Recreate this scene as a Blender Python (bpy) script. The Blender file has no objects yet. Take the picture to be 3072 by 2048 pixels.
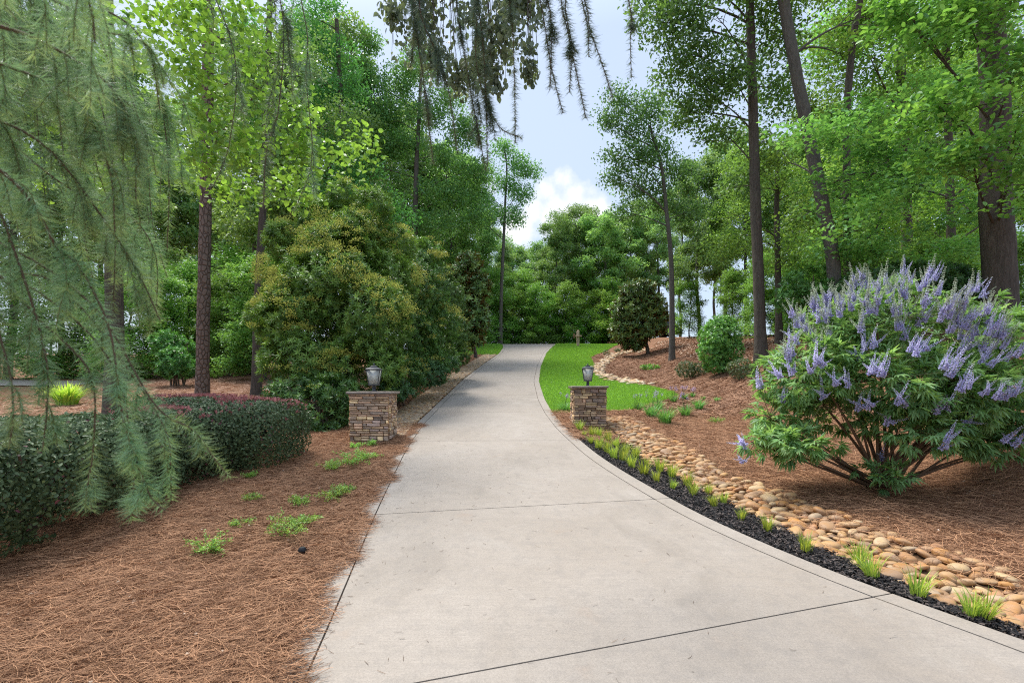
import bpy, math
import numpy as np
from math import radians, sin, cos, pi

S = bpy.context.scene
COL = S.collection
rng = np.random.default_rng(11)
EYE, FP, VH = 1.85, 1500.0, 1165.0   # eye height (m); focal length and horizon row in photo pixels (photo is 3072 x 2048)

# ------------------------------------------------------------------ camera
cam = bpy.data.cameras.new("camera")
cam.sensor_width = 36.0
cam.lens = 36.0 * FP / 3072.0
cam.shift_y = (VH - 1024.0) / 3072.0      # level camera with a raised lens: the whole drive climbs
cam.clip_start = 0.05
cam.clip_end = 3000.0
cam.dof.use_dof = True
cam.dof.focus_distance = 11.0
cam.dof.aperture_fstop = 4.5
camo = bpy.data.objects.new("camera", cam)
camo.location = (0, 0, EYE)
camo.rotation_euler = (radians(90), 0, 0)
COL.objects.link(camo)
S.camera = camo

# ------------------------------------------------------------------ light, sky, exposure
SUN_EL, SUN_AZ = radians(62), radians(-45)      # azimuth from +Y (the drive's direction), negative = to the left
SUN_STRENGTH, SUN_ANGLE = 3.2, radians(20)
SKY_STRENGTH = 0.12
EXPOSURE = 0.9
sd = bpy.data.lights.new("sun", 'SUN')
sd.energy = SUN_STRENGTH
sd.angle = SUN_ANGLE
sd.color = (1.0, 0.965, 0.91)
so = bpy.data.objects.new("sun", sd)
so.rotation_euler = (pi / 2 - SUN_EL, 0, pi - SUN_AZ)
so.location = (0, 0, 40)
COL.objects.link(so)
S.view_settings.view_transform = 'Standard'
S.view_settings.look = 'None'
S.view_settings.exposure = EXPOSURE
S.view_settings.gamma = 1.0
S.view_settings.use_curve_mapping = False
S.cycles.max_bounces = 7
S.cycles.diffuse_bounces = 4
S.cycles.glossy_bounces = 2
S.cycles.transmission_bounces = 5
S.cycles.transparent_max_bounces = 6
S.cycles.volume_bounces = 0
S.cycles.use_denoising = False
S.cycles.pixel_filter_type = 'BLACKMAN_HARRIS'
S.cycles.filter_width = 1.1
S.cycles.sample_clamp_indirect = 6.0

world = bpy.data.worlds.new("World")
S.world = world
world.use_nodes = True


class NT:
    """tiny node-tree helper"""
    def __init__(s, tree):
        s.t = tree
        s.n = tree.nodes
        s.l = tree.links

    def new(s, typ, **kw):
        nd = s.n.new(typ)
        for k, v in kw.items():
            if k.startswith('i_'):
                nd.inputs[k[2:].replace('_', ' ')].default_value = v
            else:
                setattr(nd, k, v)
        return nd

    def link(s, a, b):
        s.l.new(a, b)

    def val(s, x, sock):
        if hasattr(x, 'is_output'):
            s.l.new(x, sock)
        else:
            sock.default_value = x

    def math(s, op, a, b=None, c=None, clamp=False):
        nd = s.n.new('ShaderNodeMath')
        nd.operation = op
        nd.use_clamp = clamp
        s.val(a, nd.inputs[0])
        if b is not None:
            s.val(b, nd.inputs[1])
        if c is not None:
            s.val(c, nd.inputs[2])
        return nd.outputs[0]

    def mix(s, fac, a, b, blend='MIX'):
        nd = s.n.new('ShaderNodeMix')
        nd.data_type = 'RGBA'
        nd.blend_type = blend
        s.val(fac, nd.inputs[0])
        for x, sk in ((a, nd.inputs[6]), (b, nd.inputs[7])):
            if isinstance(x, tuple):
                x = (x[0], x[1], x[2], 1.0)
            s.val(x, sk)
        return nd.outputs[2]

    def noise(s, vec, scale, detail=3.0, rough=0.55, dist=0.0, out=0):
        nd = s.n.new('ShaderNodeTexNoise')
        nd.inputs['Scale'].default_value = scale
        nd.inputs['Detail'].default_value = detail
        nd.inputs['Roughness'].default_value = rough
        nd.inputs['Distortion'].default_value = dist
        if vec is not None:
            s.l.new(vec, nd.inputs['Vector'])
        return nd.outputs[out]

    def ramp(s, fac, stops, interp='LINEAR'):
        nd = s.n.new('ShaderNodeValToRGB')
        nd.color_ramp.interpolation = interp
        e = nd.color_ramp.elements
        while len(e) < len(stops):
            e.new(0.5)
        for i, (p, c) in enumerate(stops):
            e[i].position = p
            e[i].color = (c, c, c, 1) if not isinstance(c, tuple) else (c[0], c[1], c[2], 1)
        s.l.new(fac, nd.inputs[0])
        return nd.outputs[0]

    def mapping(s, vec, scale):
        nd = s.n.new('ShaderNodeMapping')
        nd.inputs['Scale'].default_value = scale
        s.l.new(vec, nd.inputs['Vector'])
        return nd.outputs[0]


def build_world():
    w = NT(world.node_tree)
    w.n.clear()
    out = w.new('ShaderNodeOutputWorld')
    bg = w.new('ShaderNodeBackground')
    sky = w.new('ShaderNodeTexSky')
    sky.sky_type = 'NISHITA'
    sky.sun_disc = False
    sky.sun_elevation = SUN_EL
    sky.sun_rotation = SUN_AZ
    sky.air_density = 1.0
    sky.dust_density = 2.0
    sky.ozone_density = 1.0
    tc = w.new('ShaderNodeTexCoord')
    d = tc.outputs['Generated']
    sep = w.new('ShaderNodeSeparateXYZ')
    w.link(d, sep.inputs[0])
    # thin high overcast
    n1 = w.noise(d, 1.6, 5.0, 0.6, 0.4)
    thin = w.ramp(n1, [(0.25, 0.50), (0.75, 0.95)])
    thinw = w.mix(thin, sky.outputs[0], (3.15, 3.75, 4.75))
    # one cumulus over the crest of the drive: puffs as discs in direction space, edges broken by noise
    ysafe = w.math('MAXIMUM', sep.outputs[1], 0.05)
    px = w.math('DIVIDE', sep.outputs[0], ysafe)
    pz = w.math('DIVIDE', sep.outputs[2], ysafe)
    nz = w.noise(d, 34.0, 6.0, 0.6)
    dist = w.math('MULTIPLY', w.math('SUBTRACT', nz, 0.5), 0.052)
    best = None
    for u, v, r in [(1690, 545, 48), (1645, 575, 50), (1725, 590, 56), (1600, 635, 55), (1680, 650, 85), (1550, 690, 70),
                    (1772, 575, 28), (1770, 640, 70), (1500, 640, 30), (1840, 690, 60), (1440, 620, 40), (1470, 560, 24)]:
        cx, cz, rr = (u - 1536) / FP, (VH - v) / FP, r / FP
        dx = w.math('SUBTRACT', px, cx)
        dz = w.math('SUBTRACT', pz, cz)
        q = w.math('SQRT', w.math('ADD', w.math('MULTIPLY', dx, dx), w.math('MULTIPLY', dz, dz)))
        sgn = w.math('SUBTRACT', rr, q)
        best = sgn if best is None else w.math('SMOOTH_MAX', best, sgn, 0.012)
    m = w.math('ADD', best, dist)
    mask = w.math('MULTIPLY', m, 42.0, clamp=True)
    shade = w.noise(d, 16.0, 5.0, 0.6, 0.6)
    ccol = w.mix(w.ramp(shade, [(0.35, 0.0), (0.7, 1.0)]), (4.3, 4.55, 5.0), (5.6, 5.6, 5.7))
    colr = w.mix(mask, thinw, ccol)
    # zenith brightened, mostly above the view, to add fill in the manner of overcast
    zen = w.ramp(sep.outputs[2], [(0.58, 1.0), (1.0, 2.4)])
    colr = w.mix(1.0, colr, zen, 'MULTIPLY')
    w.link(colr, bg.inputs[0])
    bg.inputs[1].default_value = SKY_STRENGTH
    w.link(bg.outputs[0], out.inputs[0])


build_world()

# ------------------------------------------------------------------ terrain


def sstep(a, b, t):
    s = np.clip((np.asarray(t, float) - a) / (b - a), 0, 1)
    return s * s * (3 - 2 * s)


def smooth_table(pts, sig=1.2, lo=-80.0, hi=700.0, step=0.1):
    ys = np.arange(lo, hi, step)
    p = np.array(pts, float)
    z = np.interp(ys, p[:, 0], p[:, 1])
    k = int(sig * 3 / step)
    g = np.exp(-0.5 * (np.arange(-k, k + 1) * step / sig) ** 2)
    g /= g.sum()
    zz = np.convolve(np.pad(z, k, mode='edge'), g, 'valid')
    return lambda y: np.interp(y, ys, zz)


PROF0 = smooth_table([(-80, -0.2), (-10, 0), (10.5, 0), (15, .07), (19.7, .25), (25, .56), (30.6, .95), (36, 1.36), (40, 1.58), (42.5, 1.62),
                     (48, 1.4), (60, 1.0), (100, 0.6), (600, 0.4)], 1.3)
XL = smooth_table([(-30, 0.3), (-8, -0.5), (0, -1.0), (3.05, -1.31), (5.25, -1.6), (8.5, -1.95), (11, -2.1), (15, -2.1), (19.7, -2.0),
                   (25, -1.6), (32, -0.82), (36, -0.65), (40, -0.75), (44, -1.7), (50, -4.5), (60, -10)], 0.5)
XR = smooth_table([(-30, 16), (-8, 8.5), (-3, 6.2), (0, 4.75), (2, 3.72), (3.05, 3.14), (3.58, 2.72), (4.17, 2.41), (5.17, 1.98), (6.94, 1.56),
                   (8.0, 1.37), (10.35, 1.13), (12.5, 1.02), (15.1, .98), (19.7, 1.06), (25, 1.45), (32, 2.2), (36, 2.85), (40, 3.5),
                   (44, 3.9), (50, 3.8), (60, 0)], 0.35)
BX0 = smooth_table([(-40, 7.5), (0, 5.6), (6, 5.0), (16, 4.9), (25, 6.6), (30, 7.4), (40, 8.5), (60, 9)], 1.5)


GRADE = (VH - 1024.0) / FP        # the whole site climbs away from the street


def SLOPE(y):
    y = np.asarray(y, float)
    return GRADE * (np.clip(y, -12, 72) + 6 * np.tanh(np.clip(y - 72, 0, None) / 6))


def PROF(y):
    return PROF0(y) + SLOPE(y)


def G(x, y):
    x = np.asarray(x, float)
    y = np.asarray(y, float)
    p = PROF0(y)
    lf = 1 - sstep(1.5, 8.0, XL(y) - x)
    far = sstep(60, 140, y)
    base = p * np.where(x < 0, lf, 1.0) * (1 - far) + far * 0.5
    b = np.clip(x - BX0(y), 0, None)
    bank = 0.34 * b
    bank = np.where(b < 1.0, 0.17 * b * b * (2 - b * 0.0), bank - 0.0 * b) if False else 0.34 * (np.sqrt(b * b + 0.25) - 0.5)
    cap = 2.55 - 0.35 * sstep(14, 26, y) - base
    cap = np.maximum(cap, 0.05)
    bank = cap * np.tanh(bank / cap * 1.05)
    bank = bank * (1 - sstep(70, 160, y))
    # shallow swale that holds the river stones
    sw = XR(y) + 0.85
    swale = -0.10 * np.exp(-((x - sw) / 0.55) ** 2) * (1 - sstep(9.5, 13, y)) * sstep(-8, 0, y)
    bump = 0.03 * np.sin(x * 0.9 + 1.3) * np.sin(y * 0.7 + 0.4) * sstep(0.6, 2.5, np.maximum(x - XR(y), XL(y) - x))
    return base + bank + swale + bump + SLOPE(y)


def P3(u, v, d):
    return np.array([(u - 1536) / FP * d, d, EYE - (v - VH) / FP * d])


_ds = np.geomspace(1.2, 160, 5000)


def GP(u, v):
    """ground point seen at photo pixel (u, v)"""
    x = (u - 1536) / FP * _ds
    z = EYE - (v - VH) / FP * _ds
    g = G(x, _ds)
    i = int(np.argmax(z <= g))
    if z[i] > g[i]:
        i = len(_ds) - 1
    return np.array([x[i], _ds[i], g[i]])


# ------------------------------------------------------------------ mesh building


class MB:
    def __init__(s):
        s.v, s.c, s.f, s.nv = [], [], [], 0

    def add(s, v, f, col=(1, 1, 1)):
        v = np.asarray(v, float).reshape(-1, 3)
        f = np.asarray(f, np.int64)
        c = np.asarray(col, float)
        if c.ndim == 1:
            c = np.tile(c[:3], (len(v), 1))
        s.v.append(v)
        s.c.append(c)
        s.f.append(f + s.nv)
        s.nv += len(v)

    def empty(s):
        return s.nv == 0

    def mesh(s, name, mat, base=(0, 0, 0), smooth=False):
        me = bpy.data.meshes.new(name)
        V = np.concatenate(s.v) - np.asarray(base, float)
        C = np.concatenate(s.c)
        loops = np.concatenate([f.ravel() for f in s.f])
        tot = np.concatenate([np.full(len(f), f.shape[1], np.int64) for f in s.f])
        start = np.concatenate([[0], np.cumsum(tot)[:-1]])
        me.vertices.add(len(V))
        me.vertices.foreach_set('co', V.astype(np.float32).ravel())
        me.loops.add(len(loops))
        me.loops.foreach_set('vertex_index', loops.astype(np.int32))
        me.polygons.add(len(tot))
        me.polygons.foreach_set('loop_start', start.astype(np.int32))
        if smooth:
            me.polygons.foreach_set('use_smooth', np.ones(len(tot), bool))
        at = me.attributes.new('tint', 'FLOAT_COLOR', 'POINT')
        at.data.foreach_set('color', np.concatenate([C, np.ones((len(C), 1))], 1).astype(np.float32).ravel())
        me.update(calc_edges=True)
        me.materials.append(mat)
        return me

    def build(s, name, mat, parent=None, smooth=False, base=None):
        """links the collected shapes as ONE object; world coordinates in, relative to the parent's location"""
        b = base if base is not None else (tuple(parent['_b']) if parent is not None and '_b' in parent else (0, 0, 0))
        o = bpy.data.objects.new(name, s.mesh(name, mat, b, smooth))
        COL.objects.link(o)
        if parent is not None:
            o.parent = parent
        elif base is not None:
            o.location = base
        return o


def tag(o, label=None, cat=None, group=None, kind=None):
    if label:
        o['label'] = label
    if cat:
        o['category'] = cat
    if group:
        o['group'] = group
    if kind:
        o['kind'] = kind
    return o


def thing(name, label, cat, loc, group=None):
    o = bpy.data.objects.new(name, None)
    o.empty_display_size = 0.2
    o.location = tuple(float(a) for a in loc)
    COL.objects.link(o)
    o['_b'] = [float(a) for a in loc]
    return tag(o, label, cat, group)


def children(o):
    return [c for c in bpy.data.objects if c.parent == o]


def copy_tree(o, kids, loc, rz=0.0, sc=(1, 1, 1), label=None, group=None):
    """a copy of a thing with copies of its parts and sub-parts; kids = [(part, [sub-parts])]"""
    r = o.copy()
    COL.objects.link(r)
    r.location = tuple(float(a) for a in loc)
    r.rotation_euler = (0, 0, rz)
    r.scale = sc
    if label:
        r['label'] = label
    if group:
        r['group'] = group
    for p, subs in kids:
        c = p.copy()
        COL.objects.link(c)
        c.parent = r
        for q in subs:
            e = q.copy()
            COL.objects.link(e)
            e.parent = c
    return r


def norm(a):
    return a / np.maximum(np.linalg.norm(a, axis=-1, keepdims=True), 1e-9)


def tube(mb, path, rad, sides=7, col=(1, 1, 1), wob=0.0, cap=True):
    path = np.asarray(path, float)
    n = len(path)
    rad = np.broadcast_to(np.asarray(rad, float), (n,))
    t = np.gradient(path, axis=0)
    t = norm(t)
    ref = np.array([0.31, 0.95, 0.05]) if abs(t[0, 2]) > 0.6 else np.array([0, 0, 1.0])
    a = norm(np.cross(t, ref))
    b = np.cross(t, a)
    th = np.arange(sides) / sides * 2 * pi
    r = rad[:, None] * (1 + wob * rng.uniform(-1, 1, (n, sides)))
    v = path[:, None, :] + r[..., None] * (a[:, None, :] * np.cos(th)[None, :, None] + b[:, None, :] * np.sin(th)[None, :, None])
    i = np.arange(n - 1)[:, None] * sides
    j = np.arange(sides)[None, :]
    j2 = (j + 1) % sides
    f = np.stack([i + j, i + j2, i + sides + j2, i + sides + j], -1).reshape(-1, 4)
    mb.add(v.reshape(-1, 3), f, col)
    if cap:
        mb.add(v[-1], np.arange(sides)[None, :], col)
        mb.add(v[0], np.arange(sides)[None, ::-1], col)


def bez(p0, p1, p2, n=8):
    t = np.linspace(0, 1, n)[:, None]
    return (1 - t) ** 2 * np.asarray(p0) + 2 * t * (1 - t) * np.asarray(p1) + t * t * np.asarray(p2)


def catmull(pts, per=5):
    p = np.asarray(pts, float)
    if len(p) < 3:
        return np.linspace(p[0], p[-1], per + 1)
    q = np.concatenate([[2 * p[0] - p[1]], p, [2 * p[-1] - p[-2]]])
    out = []
    for i in range(1, len(q) - 2):
        for t in np.arange(per) / per:
            a, b, c, d = q[i - 1], q[i], q[i + 1], q[i + 2]
            out.append(0.5 * (2 * b + (c - a) * t + (2 * a - 5 * b + 4 * c - d) * t * t + (3 * b - a - 3 * c + d) * t ** 3))
    out.append(p[-1])
    return np.array(out)


def box(mb, lo, hi, col=(1, 1, 1), bev=0.0, rot=0.0, origin=(0, 0, 0)):
    lo = np.array(lo, float)
    hi = np.array(hi, float)
    if bev <= 0:
        v = np.array([[x, y, z] for z in (lo[2], hi[2]) for y in (lo[1], hi[1]) for x in (lo[0], hi[0])])
        f = np.array([[0, 2, 3, 1], [4, 5, 7, 6], [0, 1, 5, 4], [2, 6, 7, 3], [0, 4, 6, 2], [1, 3, 7, 5]])
        F = [f]
    else:
        # chamfered box: every corner becomes three vertices
        v, idx = [], {}
        for sx in (0, 1):
            for sy in (0, 1):
                for sz in (0, 1):
                    c = np.array([(lo, hi)[sx][0], (lo, hi)[sy][1], (lo, hi)[sz][2]])
                    ins = np.array([bev * (1 - 2 * sx), bev * (1 - 2 * sy), bev * (1 - 2 * sz)])
                    for ax in range(3):
                        k = c + ins
                        k[ax] = c[ax]
                        idx[(sx, sy, sz, ax)] = len(v)
                        v.append(k)
        v = np.array(v)
        q, t3 = [], []
        for ax in range(3):
            o1, o2 = (ax + 1) % 3, (ax + 2) % 3
            for s_ in (0, 1):
                ring = []
                for a_, b_ in ((0, 0), (1, 0), (1, 1), (0, 1)):
                    k = [0, 0, 0]
                    k[ax], k[o1], k[o2] = s_, a_, b_
                    ring.append(idx[(k[0], k[1], k[2], ax)])
                q.append(ring if s_ else ring[::-1])
            for a_ in (0, 1):
                for b_ in (0, 1):
                    k0, k1 = [0, 0, 0], [0, 0, 0]
                    k0[ax], k1[ax] = 0, 1
                    k0[o1] = k1[o1] = a_
                    k0[o2] = k1[o2] = b_
                    q.append([idx[(*k0, o1)], idx[(*k1, o1)], idx[(*k1, o2)], idx[(*k0, o2)]])
        for sx in (0, 1):
            for sy in (0, 1):
                for sz in (0, 1):
                    t3.append([idx[(sx, sy, sz, 0)], idx[(sx, sy, sz, 1)], idx[(sx, sy, sz, 2)]])
        F = [np.array(q), np.array(t3)]
    if rot:
        c_, s_ = cos(rot), sin(rot)
        v = np.stack([v[:, 0] * c_ - v[:, 1] * s_, v[:, 0] * s_ + v[:, 1] * c_, v[:, 2]], 1)
    v = v + np.array(origin)
    for i, f in enumerate(F):
        if i == 0:
            mb.add(v, f, col)
        else:
            mb.f.append(f + (mb.nv - len(v)))


def ico(sub=2):
    import bmesh
    bm = bmesh.new()
    bmesh.ops.create_icosphere(bm, subdivisions=sub, radius=1.0)
    v = np.array([p.co[:] for p in bm.verts])
    f = np.array([[q.index for q in p.verts] for p in bm.faces])
    bm.free()
    return v, f


def pnoise(p, f=1.0, seed=0.0):
    """cheap smooth pseudo noise in -1..1"""
    x, y, z = p[..., 0] * f + seed, p[..., 1] * f + seed * 1.7, p[..., 2] * f + seed * 0.6
    return (np.sin(1.0 * x + 1.7 * np.sin(0.8 * y + 0.5 * z)) + np.sin(1.3 * y + 1.4 * np.sin(0.9 * z + 0.6 * x)) +
            np.sin(1.15 * z + 1.6 * np.sin(1.1 * x + 0.4 * y)) + 0.6 * np.sin(2.3 * x + 1.9 * y + 2.1 * z)) / 3.6


def rsphere(n):
    return norm(rng.normal(size=(n, 3)))


def leaves(mb, pos, d, n, L, W, col, fold=0.18, droop=0.12, hexa=False):
    """folded leaf blades: pos base, d direction, n upper side"""
    m = len(pos)
    L = np.broadcast_to(np.asarray(L, float), (m,))[:, None]
    W = np.broadcast_to(np.asarray(W, float), (m,))[:, None]
    d = norm(d)
    s = norm(np.cross(d, n))
    n = np.cross(s, d)
    col = np.broadcast_to(col, (m, 3))
    if not hexa:
        v = np.stack([pos, pos + d * L * 0.45 + s * W * 0.5 + n * W * fold, pos + d * L - n * L * droop, pos + d * L * 0.45 - s * W * 0.5 + n * W * fold], 1)
        f = np.arange(m)[:, None] * 4 + np.array([[0, 1, 2, 3]])
        k = 4
    else:
        up = n * W * fold
        v = np.stack([pos, pos + d * L * 0.22 + s * W * 0.42 + up, pos + d * L * 0.62 + s * W * 0.44 + up - n * L * droop * 0.4, pos + d * L - n * L * droop,
                      pos + d * L * 0.62 - s * W * 0.44 + up - n * L * droop * 0.4, pos + d * L * 0.22 - s * W * 0.42 + up], 1)
        f = (np.arange(m)[:, None, None] * 6 + np.array([[[0, 1, 2, 3], [0, 3, 4, 5]]])).reshape(-1, 4)
        k = 6
    mb.add(v.reshape(-1, 3), f, np.repeat(col, k, 0))


def cols_between(m, a, b, jit=0.15):
    t = rng.random((m, 1))
    c = np.asarray(a) * (1 - t) + np.asarray(b) * t
    return np.clip(c * (1 + rng.uniform(-jit, jit, (m, 1))), 0.002, 1)


def cloud(mb, cen, k, rc, L, asp, flat, ca, cb, hexa=False, jit=0.14):
    """clusters of leaves: k leaves round every centre, flat = how level the sprays lie"""
    n = len(cen)
    off = rsphere(n * k) * (rng.random((n * k, 1)) ** 0.5) * rc
    off[:, 2] *= (1 - 0.65 * flat)
    pos = np.repeat(cen, k, 0) + off
    nr = np.array([0, 0, 1.0]) * flat + rng.normal(size=(n * k, 3)) * (0.62 - 0.40 * flat)
    nr = norm(nr)
    d = norm(off * 0.6 / rc + rng.normal(size=(n * k, 3)) * 0.8 + np.array([0, 0, -0.25]))
    d = norm(d - nr * np.sum(d * nr, -1, keepdims=True))
    LL = L * rng.uniform(0.65, 1.25, n * k)
    col = np.repeat(cols_between(n, ca, cb), k, 0) * (1 + rng.uniform(-jit, jit, (n * k, 1)))
    leaves(mb, pos, d, nr, LL, LL * asp, col, hexa=hexa)


def rosettes(mb, cen, ax, k, L, W, spread, ca, cb, droop=0.15, hexa=False):
    """whorls of k leaves round shoot tips pointing along ax"""
    n = len(cen)
    ax = norm(ax)
    ref = norm(np.cross(ax, rng.normal(size=(n, 3))))
    b = np.cross(ax, ref)
    th = (np.arange(k) * 2.399)[None, :] + rng.uniform(0, 6, (n, 1))
    sp = (spread * (0.55 + 0.6 * np.linspace(0, 1, k)))[None, :] * rng.uniform(0.8, 1.2, (n, k))
    d = ax[:, None] * np.cos(sp)[..., None] + (ref[:, None] * np.cos(th)[..., None] + b[:, None] * np.sin(th)[..., None]) * np.sin(sp)[..., None]
    pos = cen[:, None] - ax[:, None] * (L * 0.5 * np.linspace(0, 1, k))[None, :, None]
    nr = np.broadcast_to(ax[:, None], d.shape)
    col = np.repeat(cols_between(n, ca, cb), k, 0) * (1 + rng.uniform(-.18, .18, (n * k, 1)))
    LL = L * rng.uniform(0.7, 1.2, n * k)
    leaves(mb, pos.reshape(-1, 3), d.reshape(-1, 3), nr.reshape(-1, 3) + 1e-3, LL, LL * (W / L), col, droop=droop, hexa=hexa)


def blob_points(c, r, n, power=0.45, gap=0.0, gf=1.0, seed=0.0):
    """points in an ellipsoid, crowded towards its skin, thinned where a smooth noise says so"""
    p = rsphere(int(n * (1.0 + gap * 1.2))) * (rng.random((int(n * (1.0 + gap * 1.2)), 1)) ** power)
    q = np.asarray(c) + p * np.asarray(r)
    if gap > 0:
        q = q[pnoise(q, gf, seed) > (gap - 0.75)]
    return q


# ------------------------------------------------------------------ materials


def mat_new(name):
    m = bpy.data.materials.new(name)
    m.use_nodes = True
    t = NT(m.node_tree)
    t.n.clear()
    out = t.new('ShaderNodeOutputMaterial')
    return m, t, out


def principled(t, base, rough=0.6, spec=0.3, metal=0.0):
    b = t.new('ShaderNodeBsdfPrincipled')
    if isinstance(base, tuple):
        b.inputs['Base Color'].default_value = (*base, 1)
    else:
        t.link(base, b.inputs['Base Color'])
    t.val(rough, b.inputs['Roughness'])
    b.inputs['Specular IOR Level'].default_value = spec
    b.inputs['Metallic'].default_value = metal
    return b


def bump(t, b, h, strength=0.4, dist=0.01):
    nd = t.new('ShaderNodeBump')
    nd.inputs['Strength'].default_value = strength
    nd.inputs['Distance'].default_value = dist
    t.link(h, nd.inputs['Height'])
    t.link(nd.outputs[0], b.inputs['Normal'])


def leaf_mat(name, trans=0.38, rough=0.45, spec=0.35, warm=(1.15, 1.1, 0.55), backside=None, gain=1.85, sat=0.88):
    m, t, out = mat_new(name)
    a = t.new('ShaderNodeAttribute', attribute_name='tint')
    oi = t.new('ShaderNodeObjectInfo')
    hs = t.new('ShaderNodeHueSaturation')
    t.link(a.outputs['Color'], hs.inputs['Color'])
    hs.inputs['Saturation'].default_value = sat
    t.val(t.math('ADD', t.math('MULTIPLY', oi.outputs['Random'], 0.03), 0.485), hs.inputs['Hue'])
    t.val(t.math('ADD', t.math('MULTIPLY', oi.outputs['Random'], 0.35 * gain), 0.85 * gain), hs.inputs['Value'])
    base = hs.outputs[0]
    col = base
    if backside:
        g = t.new('ShaderNodeNewGeometry')
        col = t.mix(g.outputs['Backfacing'], base, backside)
    b = principled(t, col, rough, spec)
    tr = t.new('ShaderNodeBsdfTranslucent')
    t.link(t.mix(1.0, base, warm, 'MULTIPLY'), tr.inputs['Color'])
    mx = t.new('ShaderNodeMixShader')
    mx.inputs[0].default_value = trans
    t.link(b.outputs[0], mx.inputs[1])
    t.link(tr.outputs[0], mx.inputs[2])
    t.link(mx.outputs[0], out.inputs[0])
    return m


def tint_mat(name, rough=0.8, spec=0.2, bumpscale=0.0, bstr=0.4, bdist=0.01, var=0.25, vscale=30.0):
    m, t, out = mat_new(name)
    a = t.new('ShaderNodeAttribute', attribute_name='tint')
    tc = t.new('ShaderNodeTexCoord')
    n = t.noise(tc.outputs['Object'], vscale, 4.0, 0.6)
    k = t.math('ADD', t.math('MULTIPLY', n, 2 * var), 1 - var)
    col = t.mix(1.0, a.outputs['Color'], k, 'MULTIPLY')
    b = principled(t, col, rough, spec)
    if bumpscale:
        bump(t, b, t.noise(tc.outputs['Object'], bumpscale, 5.0, 0.6), bstr, bdist)
    t.link(b.outputs[0], out.inputs[0])
    return m


def bark_mat(name, ca, cb, sc=(9, 9, 1.6), plates=False):
    m, t, out = mat_new(name)
    tc = t.new('ShaderNodeTexCoord')
    v = t.mapping(tc.outputs['Object'], sc)
    n = t.noise(v, 2.2, 6.0, 0.65, 0.8)
    if plates:
        vo = t.new('ShaderNodeTexVoronoi', feature='DISTANCE_TO_EDGE')
        vo.inputs['Scale'].default_value = 1.0
        t.link(t.mapping(tc.outputs['Object'], (9, 9, 5.5)), vo.inputs['Vector'])
        crack = t.ramp(vo.outputs['Distance'], [(0.0, 0.0), (0.16, 1.0)])
        h = t.math('ADD', t.math('MULTIPLY', crack, 0.8), t.math('MULTIPLY', n, 0.5))
    else:
        h = n
    big = t.noise(tc.outputs['Object'], 1.1, 3.0, 0.6)
    col = t.mix(t.ramp(h, [(0.28, 0.0), (0.72, 1.0)]), ca, cb)
    col = t.mix(t.math('MULTIPLY', big, 0.5), col, (cb[0] * 0.9, cb[1] * 1.0, cb[2] * 0.95))
    b = principled(t, col, 0.9, 0.1)
    bump(t, b, h, 0.9, 0.04)
    t.link(b.outputs[0], out.inputs[0])
    return m


M = {}
M['leaf'] = leaf_mat('leaf', 0.42)
M['leaf_glossy'] = leaf_mat('leaf_glossy', 0.28, 0.36, 0.4)
M['leaf_magnolia'] = leaf_mat('leaf_magnolia', 0.12, 0.28, 0.55, backside=(0.17, 0.085, 0.03))
M['leaf_dark'] = leaf_mat('leaf_dark', 0.18, 0.5, 0.18, warm=(1.0, 0.95, 0.8))
M['needle'] = leaf_mat('needle', 0.30, 0.5, 0.3, warm=(1.0, 1.05, 0.75))
M['petal'] = leaf_mat('petal', 0.35, 0.6, 0.15, warm=(1, 1, 1), gain=1.0, sat=0.95)
M['bark'] = bark_mat('bark', (0.034, 0.028, 0.024), (0.135, 0.112, 0.095))
M['bark_pine'] = bark_mat('bark_pine', (0.055, 0.038, 0.030), (0.19, 0.14, 0.115), plates=True)
M['bark_grey'] = bark_mat('bark_grey', (0.055, 0.049, 0.044), (0.17, 0.152, 0.138))
M['twig'] = tint_mat('twig', 0.8, 0.15)
M['stone'] = tint_mat('stone', 0.82, 0.2, 24.0, 0.6, 0.012, 0.35, 16.0)
M['straw'] = tint_mat('straw', 0.75, 0.2, var=0.2, vscale=3.0)
M['chips'] = tint_mat('chips', 0.8, 0.25, var=0.3, vscale=8.0)
M['wood'] = tint_mat('wood', 0.8, 0.2, 40.0, 0.3, 0.004, 0.2, 12.0)


def stone_obj_mat():
    m, t, out = mat_new('river_stone')
    oi = t.new('ShaderNodeObjectInfo')
    a = t.new('ShaderNodeAttribute', attribute_name='tint')
    tc = t.new('ShaderNodeTexCoord')
    g = t.new('ShaderNodeNewGeometry')
    base = t.mix(1.0, oi.outputs['Color'], a.outputs['Color'], 'MULTIPLY')
    n = t.noise(g.outputs['Position'], 9.0, 5.0, 0.6, 0.5)
    n2 = t.noise(g.outputs['Position'], 70.0, 3.0, 0.6)
    col = t.mix(t.ramp(n, [(0.35, 0.0), (0.75, 0.55)]), base, (0.28, 0.235, 0.20))
    col = t.mix(t.ramp(n2, [(0.5, 0.0), (0.8, 0.4)]), col, (0.18, 0.10, 0.055))
    b = principled(t, col, 0.62, 0.3)
    bump(t, b, t.noise(g.outputs['Position'], 45.0, 4.0, 0.6), 0.25, 0.006)
    t.link(b.outputs[0], out.inputs[0])
    return m


M['river_stone'] = stone_obj_mat()


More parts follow.
